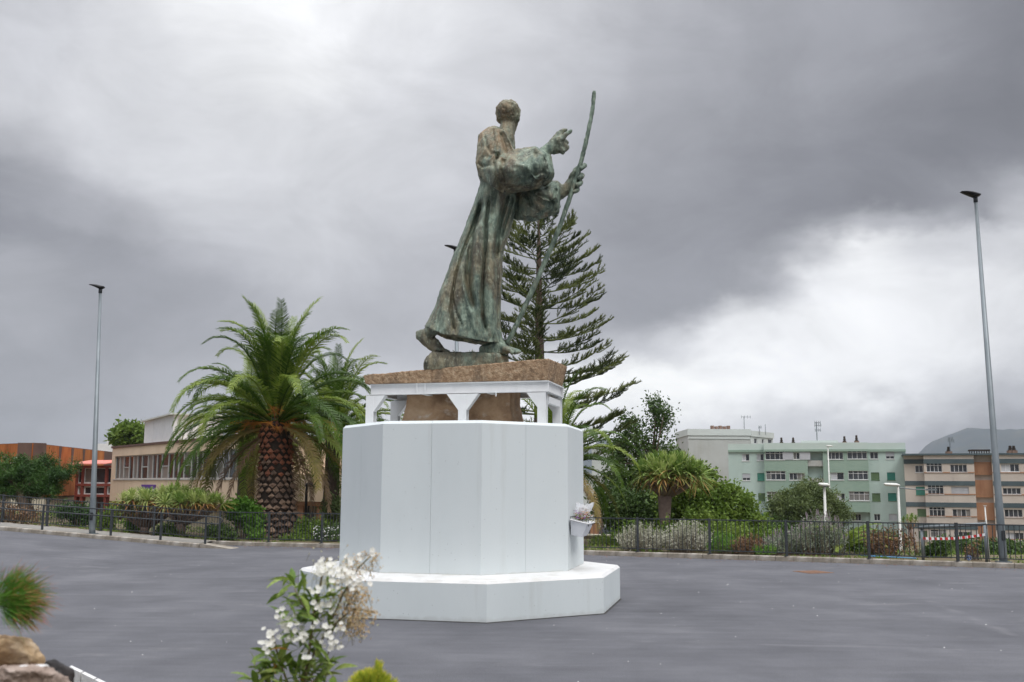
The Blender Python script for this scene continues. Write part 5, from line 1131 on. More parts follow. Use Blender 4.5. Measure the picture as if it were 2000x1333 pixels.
def frond_mesh(L, a0, bend, nl, lw, ll, mats, seed, pw=1.7, droop=.25, half=False):
    rr = random.Random(seed); N = 20; pts = []; x = z = y = 0; sway = rr.uniform(-.25, .25)
    P_ = [Vector((0, 0, 0))]; T_ = []
    for i in range(N):
        s = (i + .5) / N; a = math.radians(a0 - bend * s ** pw); yaw = sway * s * s
        d = Vector((math.cos(a) * math.cos(yaw), math.cos(a) * math.sin(yaw), math.sin(a))); T_.append(d); P_.append(P_[-1] + d * (L / N))
    T_.append(T_[-1])
    def at(s):
        k = min(int(s * N), N - 1); f = s * N - k; return P_[k].lerp(P_[k + 1], f), T_[k].lerp(T_[k + 1], f).normalized()
    g = G(); g.cm = 1; g.tube([P_[i] for i in range(0, N + 1, 2)], [.045 * (1 - .85 * i / N) * (L / 4.5) + .004 for i in range(0, N + 1, 2)], 5); g.cm = 0
    for k in range(nl):
        s = .10 + .9 * (k + rr.uniform(-.3, .3)) / nl; s = min(max(s, .08), .995); p, t = at(s)
        side = t.cross(Vector((0, 0, 1))); side = side.normalized() if side.length > .1 else Vector((0, 1, 0)); up = side.cross(t).normalized()
        prof = min(1, (s - .05) / .22) ** .8 * (1 - .62 * max(0, (s - .55) / .45) ** 1.5)
        for sg in (-1, 1):
            l = ll * prof * rr.uniform(.85, 1.1); fw = .45 + .5 * s + rr.uniform(-.1, .1); lift = .30 + rr.uniform(-.2, .2)
            d = (side * sg + t * fw + up * lift).normalized(); q = (side * sg * .8 + t * (fw + .25) + up * (lift - droop * 2) - Vector((0, 0, droop))).normalized()
            w = t * lw * .5
            m1 = p + d * l * .5; e = m1 + q * l * .5
            g.add([p - w * .7, p + w * .7, m1 + w, m1 - w, e], [(0, 1, 2, 3), (3, 2, 4)])
    return g.mesh('frond', mats)
FRONDS = {}
for nm, L, a0, bend, pw, mt in (('u', 4.6, 86, 46, 2.4, 0), ('u', 4.5, 80, 95, 3.2, 0), ('v', 4.5, 75, 96, 2.8, 0), ('v', 4.5, 70, 125, 3.2, 0), ('w', 4.6, 46, 112, 2.2, 0), ('w', 4.6, 40, 128, 2.4, 0), ('x', 4.9, 38, 118, 1.8, 0), ('x', 4.8, 32, 118, 1.7, 0),
                                ('y', 5.0, 24, 106, 1.5, 0), ('y', 5.0, 18, 102, 1.3, 0), ('z', 4.9, 8, 92, 1.1, 0), ('z', 4.7, 0, 86, 1.0, 1), ('d', 4.0, -18, 70, .8, 2), ('d', 3.6, -35, 52, .8, 2)):
    FRONDS.setdefault(nm, []).append(frond_mesh(L, a0, bend, 64, .05, .62, [(m_frond, m_frond_y, m_frond_d)[mt], m_rachis], len(FRONDS) * 7 + L, pw))
def palm(base, top, scale, label, seed, counts, rb, rm, rt, group=None, orange=True, scars=True, stalks=True):
    rr = random.Random(seed); t = thing('palm_tree', label, 'palm tree', tuple(base), 0, group); H = (top - base)
    prof = [(0, rb), (.06, rb * .98), (.16, rb * .88), (.3, rm * 1.05), (.45, rm), (.62, rm * .93), (.8, rt * 1.0), (.95, rt * 1.05), (1.0, rt * .6)]
    def pr(s): return interp(s, [a for a, _ in prof], [b for _, b in prof])
    g = G(); g.rings([[base + H * s + Vector((pr(s) * .93 * math.cos(a), pr(s) * .93 * math.sin(a), 0)) for a in [2 * pi * k / 24 for k in range(24)]] for s in [i / 22 for i in range(23)]]); wpart('trunk', g, m_core, t, True)
    if scars:
        gs = G(); gs.add([(-.5, 0, 0), (0, .12, -.42), (.5, 0, 0), (0, -.1, .5), (0, .42, -.06), (-.25, .2, -.2), (.25, .2, -.2)], [(0, 5, 4, 3), (3, 4, 6, 2), (0, 1, 5), (5, 1, 6, 4), (6, 1, 2)])
        ma, mb = gs.mesh('leaf_base', m_scar), gs.mesh('leaf_base', m_scar_o)
        n = 14; rows = 21; hgt = H.length / rows
        for r in range(rows):
            s = (r + .5) / rows; R = pr(s) * .95; w = 2 * pi * R / n * .98
            for k in range(n):
                a = 2 * pi * (k + .5 * (r % 2)) / n + rr.uniform(-.04, .04) + r * .05
                # angle so that +Y local points outward
                q = base + H * s - Vector(base) + Vector((R * math.cos(a), R * math.sin(a), rr.uniform(-.02, .02)))
                if rr.random() < .06: continue
                up_ = s > .62 + rr.uniform(-.13, .1); link('leaf_base', mb if up_ else ma, t, q, (rr.uniform(-.25, .4), rr.uniform(-.12, .12), a - pi / 2 + rr.uniform(-.12, .12)), (w * rr.uniform(.8, 1.1), R * rr.uniform(.22, .6), hgt * rr.uniform(.95, 1.6)))
    c0 = H
    for cl, n in counts.items():
        off = rr.uniform(0, 6.28)
        for i in range(n):
            a = off + 2 * pi * i / n + rr.uniform(-.2, .2); me = FRONDS[cl][i % len(FRONDS[cl])]; s = scale * rr.uniform(.88, 1.08)
            if cl in 'zd' and math.cos(a + pi / 2) > .80 or cl in 'xy' and math.cos(a + pi / 2) > .88: continue
            dz = {'u': .45, 'v': .35, 'w': .2, 'x': .05, 'y': -.1, 'z': -.25, 'd': -.45}[cl] * scale
            link('frond', me, t, c0 + Vector((.22 * scale * math.cos(a), .22 * scale * math.sin(a), dz)), (rr.uniform(-.14, .14), rr.uniform(-.09, .09), a), (s, s, s))
    if stalks:
        for k in range(26):
            a = rr.uniform(0, 2 * pi); e = rr.uniform(-.35, .75); L = rr.uniform(.9, 1.7) * scale; g = G(); d = Vector((math.cos(a) * math.cos(e), math.sin(a) * math.cos(e), math.sin(e))); p0 = base + H + d * .25; p1 = p0 + d * L * .6
            g.tube([p0, p1], [.03, .015], 4)
            for j in range(46):
                q = p0.lerp(p1, rr.uniform(.45, 1)); dd = (d * .6 + Vector((rr.uniform(-1, 1), rr.uniform(-1, 1), rr.uniform(-.9, .6))) * .7).normalized() * rr.uniform(.22, .5) * scale; sd = dd.orthogonal().normalized() * .011
                g.add([q - sd, q + sd, q + dd + Vector((0, 0, -.08))], [(0, 1, 2)])
            wpart('flower_stalk', g, m_orange, t)
    return t
b = P(541, 1052, 40); b.z = terr(b.x, b.y) - .05; tp = P(538, 824, 40)
palm(b, tp, 1.0, 'large date palm with thick scaly trunk and orange flower stalks behind the left fence', 3, {'u': 13, 'v': 17, 'w': 15, 'x': 20, 'y': 24, 'z': 28, 'd': 8}, .98, .68, .62, 'date palms')
b = P(643, 1050, 47); b.z = terr(b.x, b.y) - .05; tp = P(652, 846, 47)
palm(b, tp, .92, 'date palm right behind the large one, half hidden by the plinth', 11, {'u': 7, 'v': 10, 'w': 12, 'x': 12, 'y': 13, 'z': 11, 'd': 3}, .5, .4, .36, 'date palms', scars=False)
b = P(478, 1040, 52); b.z = terr(b.x, b.y) - .05; tp = P(484, 838, 52)
palm(b, tp, .85, 'smaller date palm behind the large one, its dark trunk showing to the left', 23, {'u': 5, 'v': 8, 'w': 10, 'x': 10, 'y': 10, 'z': 9}, .6, .48, .4, 'date palms', scars=False)
b = P(1092, 1050, 36.5); b.z = terr(b.x, b.y) - .05; tp = P(1085, 905, 36.5)
palm(b, tp, .72, 'date palm behind the plinth with arching fronds and brown hanging ones on the right', 31, {'u': 6, 'v': 9, 'w': 10, 'x': 11, 'y': 12, 'z': 12, 'd': 9}, .5, .4, .36, 'date palms', scars=False, stalks=False)
# ---- leaf cloud helpers
def leaf_mesh(name, C, size, mat, seed=0, aspect=.45, upb=.2, droop=0., dirs=None, mats=None, mi=None):
    rng = np.random.default_rng(seed); N = len(C)
    a = rng.normal(size=(N, 3)); a[:, 2] = a[:, 2] + upb
    if dirs is not None: a = dirs + a * .35
    a /= np.linalg.norm(a, axis=1)[:, None]; r = rng.normal(size=(N, 3)); b = np.cross(a, r); b /= np.linalg.norm(b, axis=1)[:, None] + 1e-9
    L = size * rng.uniform(.65, 1.25, (N, 1)); W = L * aspect * .5
    V = np.empty((N, 4, 3)); V[:, 0] = C; V[:, 1] = C + a * L * .5 + b * W; V[:, 2] = C + a * L; V[:, 3] = C + a * L * .5 - b * W
    return npmesh(name, V.reshape(-1, 3), 4, mats or mat, mi)
def cluster_points(blobs, ncl, per, spread, seed, lo=.5):
    """blobs: (x,y,z,rx,ry,rz); clusters biased to the shell"""
    rng = np.random.default_rng(seed); vol = np.array([b[3] * b[4] * b[5] for b in blobs]) ** .67; idx = rng.choice(len(blobs), ncl, p=vol / vol.sum()); B = np.array(blobs)[idx]
    d = rng.normal(size=(ncl, 3)); d /= np.linalg.norm(d, axis=1)[:, None]; r = lo + (1.02 - lo) * rng.random(ncl) ** .6
    r *= 1 + .16 * np.sin(d[:, 0] * 5 + idx) * np.cos(d[:, 2] * 6 + d[:, 1] * 4)
    c = B[:, :3] + d * B[:, 3:6] * r[:, None]
    p = np.repeat(c, per, 0) + rng.normal(size=(ncl * per, 3)) * spread; return c, p
def tree(label, base, blobs, ncl, per, spread, size, mat, seed, trunk_r=.15, cat='tree', group=None, aspect=.45, limbs=9, name='tree', lo=.5, trunk_top=None, barkm=None, wood=True):
    rr = random.Random(seed); t = thing(name, label, cat, tuple(base), 0, group); c, p = cluster_points(blobs, ncl, per, spread, seed, lo)
    wpart('crown' if wood else 'foliage', leaf_mesh('crown', p, size, mat, seed, aspect), None, t)
    if wood:
        B0 = Vector(base); tt = trunk_top or (B0 + (Vector(blobs[0][:3]) - B0) * .6); g = G(); mid = B0.lerp(tt, .5) + Vector((rr.uniform(-.15, .15), 0, 0))
        g.tube([B0 - Vector((0, 0, .2)), B0.lerp(mid, .5), mid, tt], [trunk_r * 1.25, trunk_r, trunk_r * .85, trunk_r * .6], 9); wpart('trunk', g, barkm or m_bark, t, True)
        g = G()
        for k in range(limbs):
            e = Vector(c[rr.randrange(len(c))]); s = B0.lerp(tt, rr.uniform(.55, 1)); m_ = s.lerp(e, .5) + Vector((0, 0, (e - s).length * .08)); g.tube([s, m_, e], [trunk_r * .4, trunk_r * .25, trunk_r * .06], 5)
        for k in range(limbs * 4):
            e = Vector(c[rr.randrange(len(c))]); bl = min(blobs, key=lambda b_: (Vector(b_[:3]) - e).length); g.tube([Vector(bl[:3]), Vector(bl[:3]).lerp(e, .5) + Vector((0, 0, -.1)), e], [trunk_r * .14, trunk_r * .09, trunk_r * .04], 4)
        wpart('limbs', g, barkm or m_bark, t, True)
    return t
def blobs_px(lst, Y):   # (px,py,rx px,rz px,dy)
    k = Y / F; out = []
    for (x, y, rx, rz, dy) in lst: q = P(x, y, Y + dy); out.append((q.x, q.y, q.z, rx * k, max(rx, rz) * k * .8, rz * k))
    return out
def gb(px, Y): q = P(px, 1000, Y); return (q.x, q.y, terr(q.x, q.y))
m_dkgreen = foliage('dark_glossy_leaves', [(.03, .06, .014), (.06, .11, .024), (.11, .17, .04)], .9, .2)
m_mid = foliage('mid_green_leaves', [(.06, .115, .014), (.125, .20, .028), (.21, .29, .055)], .9, .3)
m_bright = foliage('bright_green_leaves', [(.05, .13, .015), (.10, .22, .025), (.16, .28, .05)], 1.2, .3)
m_olive = foliage('olive_leaves', [(.06, .095, .03), (.11, .15, .05), (.16, .20, .075)], 1., .25)
m_silver = foliage('silver_leaves', [(.26, .27, .19), (.42, .42, .33), (.58, .57, .48)], 2., .2)
m_lav = foliage('grey_green_leaves', [(.12, .16, .10), (.21, .25, .17), (.33, .36, .28)], 2., .2)
m_reddry = foliage('red_brown_leaves', [(.11, .07, .035), (.20, .11, .06), (.26, .18, .09)], 2., .2)
m_lime = foliage('lime_leaves', [(.11, .19, .02), (.20, .28, .04), (.28, .34, .07)], 1.5, .35)
m_conif = foliage('dark_conifer_leaves', [(.018, .05, .012), (.04, .095, .018), (.075, .15, .025)], 1.4, .1)
# left: sprawling dark conifer
Y = 42; bl = blobs_px([(20, 922, 46, 20, 0), (62, 918, 34, 18, .5), (95, 930, 38, 16, 0), (122, 925, 26, 8, -.4), (40, 952, 56, 22, .3), (92, 955, 36, 16, -.2), (10, 892, 16, 9, 0), (92, 900, 16, 12, 0), (-40, 925, 60, 34, 1), (138, 914, 18, 6, 0), (148, 908, 9, 5, -.5), (45, 902, 9, 10, 0)], Y)
tree('sprawling dark green conifer with uneven crown behind the left fence', gb(60, Y), bl, 700, 60, .09, .17, m_conif, 5, .3, limbs=16, aspect=.13, name='conifer_tree', lo=.3)
# small round tree above the roofs
bl = blobs_px([(252, 850, 26, 15, 0), (238, 858, 15, 9, 0), (270, 852, 16, 13, 1)], 95)
tree('round leafy green tree showing above the roof beside the white rooftop unit', gb(253, 95), bl, 160, 34, .32, .5, m_mid, 9, .25, name='tree', trunk_top=P(253, 866, 95))
# mixed tree behind dragon tree
Y = 52; bl = blobs_px([(1280, 800, 14, 34, 0), (1240, 840, 26, 24, 1), (1296, 828, 22, 30, 0), (1215, 880, 30, 40, 1), (1262, 875, 45, 35, 0), (1200, 930, 26, 50, 0), (1250, 940, 55, 55, 0), (1225, 825, 14, 10, 0), (1310, 900, 20, 45, 1)], Y)
tree('tall loose leafy tree with a thin top behind the dragon tree', gb(1262, Y), bl, 400, 24, .22, .19, m_dkgreen, 12, .2, limbs=26, lo=.05, aspect=.5)
# bushy fig right of dragon tree
Y = 44; bl = blobs_px([(1400, 970, 45, 32, 0), (1355, 960, 45, 42, 1), (1440, 995, 40, 30, 0), (1335, 990, 55, 40, 1.5), (1465, 1020, 28, 24, -.4), (1390, 1015, 50, 30, -.5), (1375, 930, 25, 20, 1)], Y)
tree('broad bushy green tree spreading right of the dragon tree', gb(1390, Y), bl, 700, 30, .13, .17, m_mid, 14, .25, limbs=14, aspect=.6, lo=.4)
Y = 46; bl = blobs_px([(1190, 985, 40, 45, 2), (1225, 1000, 45, 40, 1), (1270, 1005, 45, 40, 1), (1310, 1015, 35, 35, 1)], Y)
tree('dark leafy thicket under the tall loose tree', gb(1240, Y), bl, 330, 30, .16, .18, m_dkgreen, 16, .15, cat='bush', limbs=8, aspect=.55, name='bush')
# round pepper tree in front of green block
Y = 60; bl = blobs_px([(1572, 985, 60, 38, 0), (1535, 1000, 38, 30, 0), (1618, 1000, 36, 30, 0), (1580, 965, 32, 22, 0), (1648, 1010, 12, 14, 0), (1570, 1030, 70, 30, 0)], Y)
tree('round feathery olive green tree in front of the mint block', gb(1575, Y), bl, 520, 46, .18, .26, m_olive, 18, .25, limbs=10, aspect=.2, lo=.5)
# ---- Norfolk Island pine
m_pine = foliage('pine_branchlets', [(.035, .055, .018), (.08, .105, .03), (.16, .19, .055)], 1.2, .2, .5); m_pbark = material('pine_bark', [(.07, .05, .04), (.14, .10, .08)], 6, .95, .5, 30)
def pine_branch(L, seed):
    rr = random.Random(seed); g = G(); g.cm = 1; N = 12; pts = []
    for i in range(N + 1):
        s = i / N; pts.append(Vector((L * s, rr.uniform(-.02, .02) * L * s, L * (.10 * s ** 2 - .03 * math.sin(pi * s) + .05 * s ** 4))))
    g.tube(pts, [.030 * (1 - .8 * i / N) * L / 3.5 + .006 for i in range(N + 1)], 5)
    def at(s): k = min(int(s * N), N - 1); return pts[k].lerp(pts[k + 1], s * N - k)
    def rope(a, d, l, t0=.25):
        g.cm = 1; e = a + d * l + Vector((0, 0, l * .22)); c = a + d * l * .5 + Vector((0, 0, l * .02)); g.tube([a, c, e], [.011, .008, .005], 3, False); g.cm = 0
        n = max(3, int(l / .034))
        for i in range(n):
            t = t0 + (1 - t0) * i / n; p = (a.lerp(c, t * 2) if t < .5 else c.lerp(e, t * 2 - 1)); dd = ((e - c) if t > .5 else (c - a)).normalized()
            for j in range(3):
                q = (dd * .9 + Vector((rr.uniform(-1, 1), rr.uniform(-1, 1), rr.uniform(-.1, 1.3))) * .75).normalized() * rr.uniform(.09, .17); w = q.cross(Vector((rr.uniform(-1, 1), rr.uniform(-1, 1), .1))).normalized() * .013
                g.add([p - w, p + w, p + q], [(0, 1, 2)])
    s = .26
    while s < .97:
        for sg in (-1, 1):
            if rr.random() < .22: continue
            p = at(s); d = Vector((rr.uniform(.5, 1.1), sg * rr.uniform(.6, 1), rr.uniform(.0, .3))).normalized(); l = (.24 + .38 * math.sin(pi * min(1, (s - .12) * 1.1)) ** .7) * rr.uniform(.55, 1.25) * min(1, .5 + L / 5)
            rope(p, d, l)
            if rr.random() < .6: m = p + d * l * .5; rope(m, (d + Vector((rr.uniform(-.2, .6), -sg * .5, .35))).normalized(), l * .55, .1)
        s += .12 / L * rr.uniform(.6, 1.6)
    rope(at(.86), (pts[-1] - pts[-3]).normalized(), .14 * L + .1, .1)
    return g.mesh('branch', [m_pine, m_pbark])
BR = {L: [pine_branch(L, s) for s in (1, 2, 3)] for L in (1.0, 2.0, 3.0, 3.8, 4.4)}
Yp = 47; pb = P(1056, 1050, Yp); pb.z = terr(pb.x, pb.y) - .1; pt_ = P(1052, 428, Yp)
t = thing('norfolk_pine', 'tall layered norfolk island pine rising behind the statue', 'pine tree', tuple(pb)); H = pt_ - pb
g = G(); g.tube([pb, pb + H * .3, pb + H * .62, pb + H * .9, pt_], [.36, .30, .22, .11, .03], 12); wpart('trunk', g, m_pbark, t, True)
def Lof(h): return interp(h, [0, .35, 1.0, 1.8, 3.5, 6, 8, 11], [.5, 1.5, 2.3, 2.8, 3.3, 3.8, 4.3, 4.5])
rr = random.Random(4); h = .15; k = 0
while h < 12.2:
    n = 6; off = rr.uniform(0, 1)
    for i in range(n):
        L = Lof(h) * rr.uniform(.82, 1.12); key = min(BR, key=lambda q: abs(q - L)); a = off + 2 * pi * i / n + rr.uniform(-.25, .25); s = L / key; el_ = math.radians(interp(h, [0, 1, 3, 8, 12], [42, 20, 9, 5, 4]) + rr.uniform(-5, 7))
        link('branch', BR[key][rr.randrange(3)], t, H * (1 - h / H.length) + Vector((0, 0, rr.uniform(-.12, .12))), (rr.uniform(-.15, .15), -el_, a), (s, s, s))
    h += interp(h, [0, 1, 4, 12], [.32, .5, .66, .8]) * rr.uniform(.85, 1.15); k += 1
# ---- dragon trees
m_sword = foliage('sword_leaves', [(.12, .20, .04), (.23, .32, .07), (.36, .42, .14)], 3, .25, .6); m_sword2 = foliage('yellowing_sword_leaves', [(.16, .16, .04), (.30, .20, .055), (.34, .16, .05)], 3, .25, .5)
m_dtrunk = material('grey_brown_dragon_bark', [(.17, .12, .10), (.27, .20, .17)], 5, .9, .5, 20)
def rosette(n, L, w, seed, lo=-.7, mats=None):
    rr = random.Random(seed); g = G()
    for k in range(n):
        u = k / n; el_ = math.radians(88 - 120 * u ** 1.1 + rr.uniform(-8, 8)); a = k * 2.4 + rr.uniform(-.2, .2); l = L * rr.uniform(.8, 1.1); d = Vector((math.cos(a) * math.cos(el_), math.sin(a) * math.cos(el_), math.sin(el_))); sd = Vector((-math.sin(a), math.cos(a), 0)) * w * .5
        g.cm = 1 if u > .82 else 0; dr = .16 * l
        p1 = d * l * .4; p2 = d * l * .75 + Vector((0, 0, -dr * .5)); p3 = d * l + Vector((0, 0, -dr * 1.5))
        g.add([-sd * .6, sd * .6, p1 + sd, p1 - sd, p2 + sd * .8, p2 - sd * .8, p3], [(0, 1, 2, 3), (3, 2, 4, 5), (5, 4, 6)])
    return g.mesh('leaf_rosette', mats or [m_sword, m_sword2])
ROS = [rosette(64, 1., .055, s) for s in range(3)]
def dragon(label, base, fork, heads, size, r, seed, group='dragon trees'):
    rr = random.Random(seed); t = thing('dragon_tree', label, 'dragon tree', tuple(base), 0, group); B0 = Vector(base); g = G(); g.tube([B0 - Vector((0, 0, .1)), B0.lerp(fork, .5), fork], [r * 1.15, r, r * 1.25], 12, True, .05); wpart('trunk', g, m_dtrunk, t, True)
    g = G()
    for hd in heads:
        m_ = fork.lerp(hd, .5) + Vector(((hd.x - fork.x) * .12, 0, -.05)); g.tube([fork - Vector((0, 0, r * .4)), m_, hd], [r * .6, r * .38, r * .3], 7)
        a = size * rr.uniform(.85, 1.12); o = link('leaf_rosette', ROS[rr.randrange(3)], t, hd - B0, (rr.uniform(-.2, .2) + (hd.y - fork.y) * -.25, (hd.x - fork.x) * .3, rr.uniform(0, 6)), (a, a, a))
    wpart('branches', g, m_dtrunk, t, True); return t
Y = 36; base = P(1298, 1060, Y); base.z = terr(base.x, base.y); fork = P(1298, 968, Y); rr = random.Random(2); heads = []
for i in range(30):
    a = i * 2.4; q = math.sqrt((i + .5) / 30); heads.append(P(1301, 915 + 22 * q ** 2.5, Y) + Vector((.12 + q * 1.08 * math.cos(a), q * 1.0 * math.sin(a), rr.uniform(-.05, .1))))
dragon('dragon tree with dense umbrella of sword leaves on a thick bare trunk', base, fork, heads, .84, .20, 3)
Y = 38.3; base = P(281, 1056, Y); base.z = terr(base.x, base.y); fork = P(283, 1030, Y); heads = []
for (cx, cy, n, rx) in ((285, 972, 13, .85), (255, 990, 6, .4), (338, 964, 9, .6)):
    for i in range(n): a = i * 2.4; q = math.sqrt((i + .5) / n); heads.append(P(cx, cy + 6 * q, Y) + Vector((q * rx * math.cos(a), q * rx * math.sin(a), 0)))
dragon('low branching dragon tree with pale forked limbs behind the handrail', base, fork, heads, .6, .16, 5)
Y = 37.6; base = P(352, 1056, Y); base.z = terr(base.x, base.y); fork = P(352, 1024, Y); heads = []
for i in range(22): a = i * 2.4; q = math.sqrt((i + .5) / 22); heads.append(P(372, 975 + 10 * q, Y) + Vector((q * 1.15 * math.cos(a), q * .9 * math.sin(a), 0)))
dragon('low wide dragon tree with yellow green leaves between handrail end and palm', base, fork, heads, .6, .16, 6)
Y = 31.5; base = P(1793, 1085, Y); base.z = terr(base.x, base.y); fork = P(1778, 1034, Y); heads = [P(1778 + dx, 1016 + dy, Y + dd) for dx, dy, dd in ((-14, 2, 0), (-6, -3, .2), (3, -4, -.1), (11, 0, .1), (0, 3, -.25))]
dragon('small dark dragon tree with slanting trunk near the pipe gate', base, fork, heads, .24, .05, 8)
# ---- shrubs
def bush(label, Y, lst, ncl, per, spread, size, mat, seed, aspect=.4, cat='bush', lo=.3, name='bush', up=None, group=None):
    bl = blobs_px(lst, Y); q = P(lst[0][0], 1060, Y); base = (q.x, q.y, terr(q.x, q.y)); t = thing(name, label, cat, base, 0, group); c, p = cluster_points(bl, ncl, per, spread, seed, lo)
    p = p[p[:, 2] > base[2] - .05]
    wpart('foliage', leaf_mesh('foliage', p, size, mat, seed, aspect, .2 if up is None else up), None, t)
    g = G(); rr = random.Random(seed)
    for k in range(26): e = Vector(c[rr.randrange(len(c))]); s = Vector((base[0] + rr.uniform(-.2, .2) + (e.x - base[0]) * .5, e.y, base[2] - .02)); g.tube([s, s.lerp(e, .5) + Vector((0, 0, .08)), e], [.018, .012, .005], 4)
    wpart('stems', g, m_bark, t)['kind'] = 'stuff'; return t
bush('bright green shrub left of the big palm trunk', 38.2, [(478, 1000, 28, 26, 0), (455, 995, 18, 18, 0), (495, 1020, 18, 22, 0), (500, 1045, 16, 14, -.4)], 210, 26, .08, .13, m_bright, 41, .6)
bush('green shrub with yellow tips right of the big palm trunk', 38.0, [(605, 1042, 30, 20, 0), (590, 1030, 14, 18, .2), (625, 1035, 18, 22, 0)], 170, 24, .08, .11, m_mid, 42, .5)
bush('tall loose green shrub at the plinth edge behind the left fence', 40, [(648, 995, 20, 28, 0), (655, 1020, 20, 30, 0)], 110, 22, .12, .12, m_olive, 43, .5)
tb = bush('low bush covered with small white daisies by the plinth edge', 37.0, [(645, 1046, 30, 16, 0), (665, 1038, 20, 16, .2), (625, 1052, 14, 10, 0)], 150, 24, .07, .08, m_dkgreen, 44, .5)
m_daisy = material('daisy_petals', [(.7, .7, .7), (.8, .8, .8)], 3, .7)
g = G(); rr = random.Random(5)
for k in range(120):
    p = P(rr.uniform(612, 690), rr.triangular(1024, 1060, 1034), 36.9 + rr.uniform(-.35, .1)); r = rr.uniform(.013, .024); g.add([p + Vector((r * math.cos(a), -.01, r * math.sin(a))) for a in [2 * pi * i / 6 for i in range(6)]], [tuple(range(6))])
wpart('flowers', g, m_daisy, tb)['kind'] = 'stuff'
for (lb, Y, l, n, mt, s) in (
    ('dark clipped shrub behind the handrail under the low dragon tree', 37.6, [(330, 1042, 22, 16, 0), (345, 1048, 16, 12, 0)], 90, m_dkgreen, 51), ('dark green shrub by the fence left of the big palm base', 37.4, [(425, 1044, 24, 16, 0), (445, 1048, 18, 12, 0)], 110, m_dkgreen, 52),
    ('leafy green shrub behind the left fence beside the tall lamp post', 39, [(205, 1020, 18, 22, 0), (215, 1000, 12, 14, 0), (200, 1038, 20, 12, 0)], 110, m_mid, 53), ('dark ragged shrub left of the tall lamp post', 39.5, [(150, 1000, 26, 18, 0), (125, 1000, 18, 16, 0), (165, 1015, 16, 14, 0)], 130, m_conif, 54),
    ('small yellow green shrub between the two low dragon trees', 38.8, [(256, 1030, 10, 22, 0), (250, 1046, 12, 10, 0)], 60, m_bright, 55), ('green shrub under the fence right of the palm base', 37.2, [(585, 1056, 16, 10, 0), (560, 1058, 10, 8, 0)], 60, m_mid, 56),
    ('brown leafless shrub behind the left end of the fence', 38.5, [(20, 1005, 30, 20, 0), (60, 1010, 26, 18, 0), (-20, 1000, 30, 20, 0)], 60, m_reddry, 57)):
    bush(lb, Y, l, n, 24, .09, .11, mt, s, .5)
# right bed: silver shrubs, lavender, grasses
def spiky(label, Y, x0, x1, ytop, ybot, n, mat, seed, L=(.25, .5), lw=.02, stemm=None, tips=None, jag=12, cat='bush'):
    rr = random.Random(seed); q = P((x0 + x1) / 2, ybot, Y); base = (q.x, q.y, terr(q.x, q.y)); t = thing('shrub', label, cat, base); g = G(); g2 = G(); V = []
    for k in range(n):
        u = rr.random(); px = x0 + (x1 - x0) * u; e = math.sin(pi * (.08 + .84 * u)) ** .5; yt = ybot - (ybot - ytop) * e * rr.uniform(.45, 1.0) + rr.uniform(-1, 1) * jag * .3; yy = Y + rr.uniform(-.6, .6)
        tip = P(px + rr.uniform(-6, 6), yt, yy); b0 = Vector((q.x + (tip.x - q.x) * rr.uniform(.55, .8), yy, terr(tip.x, yy) - .02)); m_ = b0.lerp(tip, .5) + Vector(((tip.x - b0.x) * -.1, 0, 0)); s = Vector((.006, .003, 0))
        g.add([b0 - s, b0 + s, m_ + s, m_ - s, tip], [(0, 1, 2, 3), (3, 2, 4)])
        for j in range(22):
            f_ = rr.uniform(.2, 1); p = b0.lerp(m_, f_ * 2) if f_ < .5 else m_.lerp(tip, f_ * 2 - 1); V.append(p[:])
        if tips and rr.random() < .5:
            w = Vector((.012, 0, 0)); d = Vector((rr.uniform(-.05, .05), 0, rr.uniform(.1, .2))); g2.add([tip - w, tip + w, tip + d + w * .4, tip + d - w * .4], [(0, 1, 2, 3)])
    C = np.array(V); wpart('foliage', leaf_mesh('foliage', C, .085, mat, seed, .3, .8), None, t); wpart('stems', g, stemm or m_bark, t)
    if tips: wpart('flower_spikes', g2, tips, t)['kind'] = 'stuff'
    return t
m_mauve = material('mauve_flower_spikes', [(.22, .17, .20), (.32, .26, .29)], 3, .8)
spiky('wide silvery white shrub behind the fence right of the plinth', 32.6, 1205, 1300, 1018, 1072, 230, m_silver, 61)
spiky('silvery white shrub in front of the dragon tree trunk', 32.3, 1290, 1392, 1012, 1074, 260, m_silver, 62)
spiky('grey green lavender with mauve spikes before the round tree', 31.8, 1490, 1575, 1035, 1082, 170, m_lav, 63, tips=m_mauve)
spiky('tall grey lavender clump with mauve spikes beside the thick white lamp post', 31.2, 1545, 1655, 998, 1086, 300, m_lav, 64, tips=m_mauve)
spiky('patch of fresh green grass behind the right fence', 31.8, 1385, 1440, 1035, 1078, 120, m_bright, 65, cat='grass clump')
spiky('rusty red dry grass clump beside the green grass', 31.6, 1425, 1500, 1042, 1080, 150, m_reddry, 66, cat='grass clump')
spiky('low green weeds at the foot of the right fence', 31.2, 1470, 1520, 1064, 1082, 70, m_bright, 67, cat='weeds')
spiky('green weeds under the brown pillar beside the plinth', 35.5, 1150, 1225, 1040, 1068, 90, m_mid, 68, cat='weeds')
bush('brown and red twiggy shrub before the orange flower pots', 30.2, [(1720, 1060, 30, 24, 0), (1745, 1050, 22, 26, 0), (1775, 1060, 20, 22, 0), (1700, 1045, 14, 14, 0)], 70, 14, .10, .09, m_reddry, 71, .5, lo=.1)
bush('small round dark green shrub under the pipe gate', 30.4, [(1832, 1072, 18, 18, 0), (1815, 1078, 12, 10, 0)], 110, 26, .06, .08, m_dkgreen, 72, .5)
bush('thin reddish weeds below the barrier tape', 29.3, [(1893, 1076, 14, 10, 0), (1905, 1066, 10, 8, 0)], 24, 8, .05, .06, m_reddry, 73, .5, lo=.1)
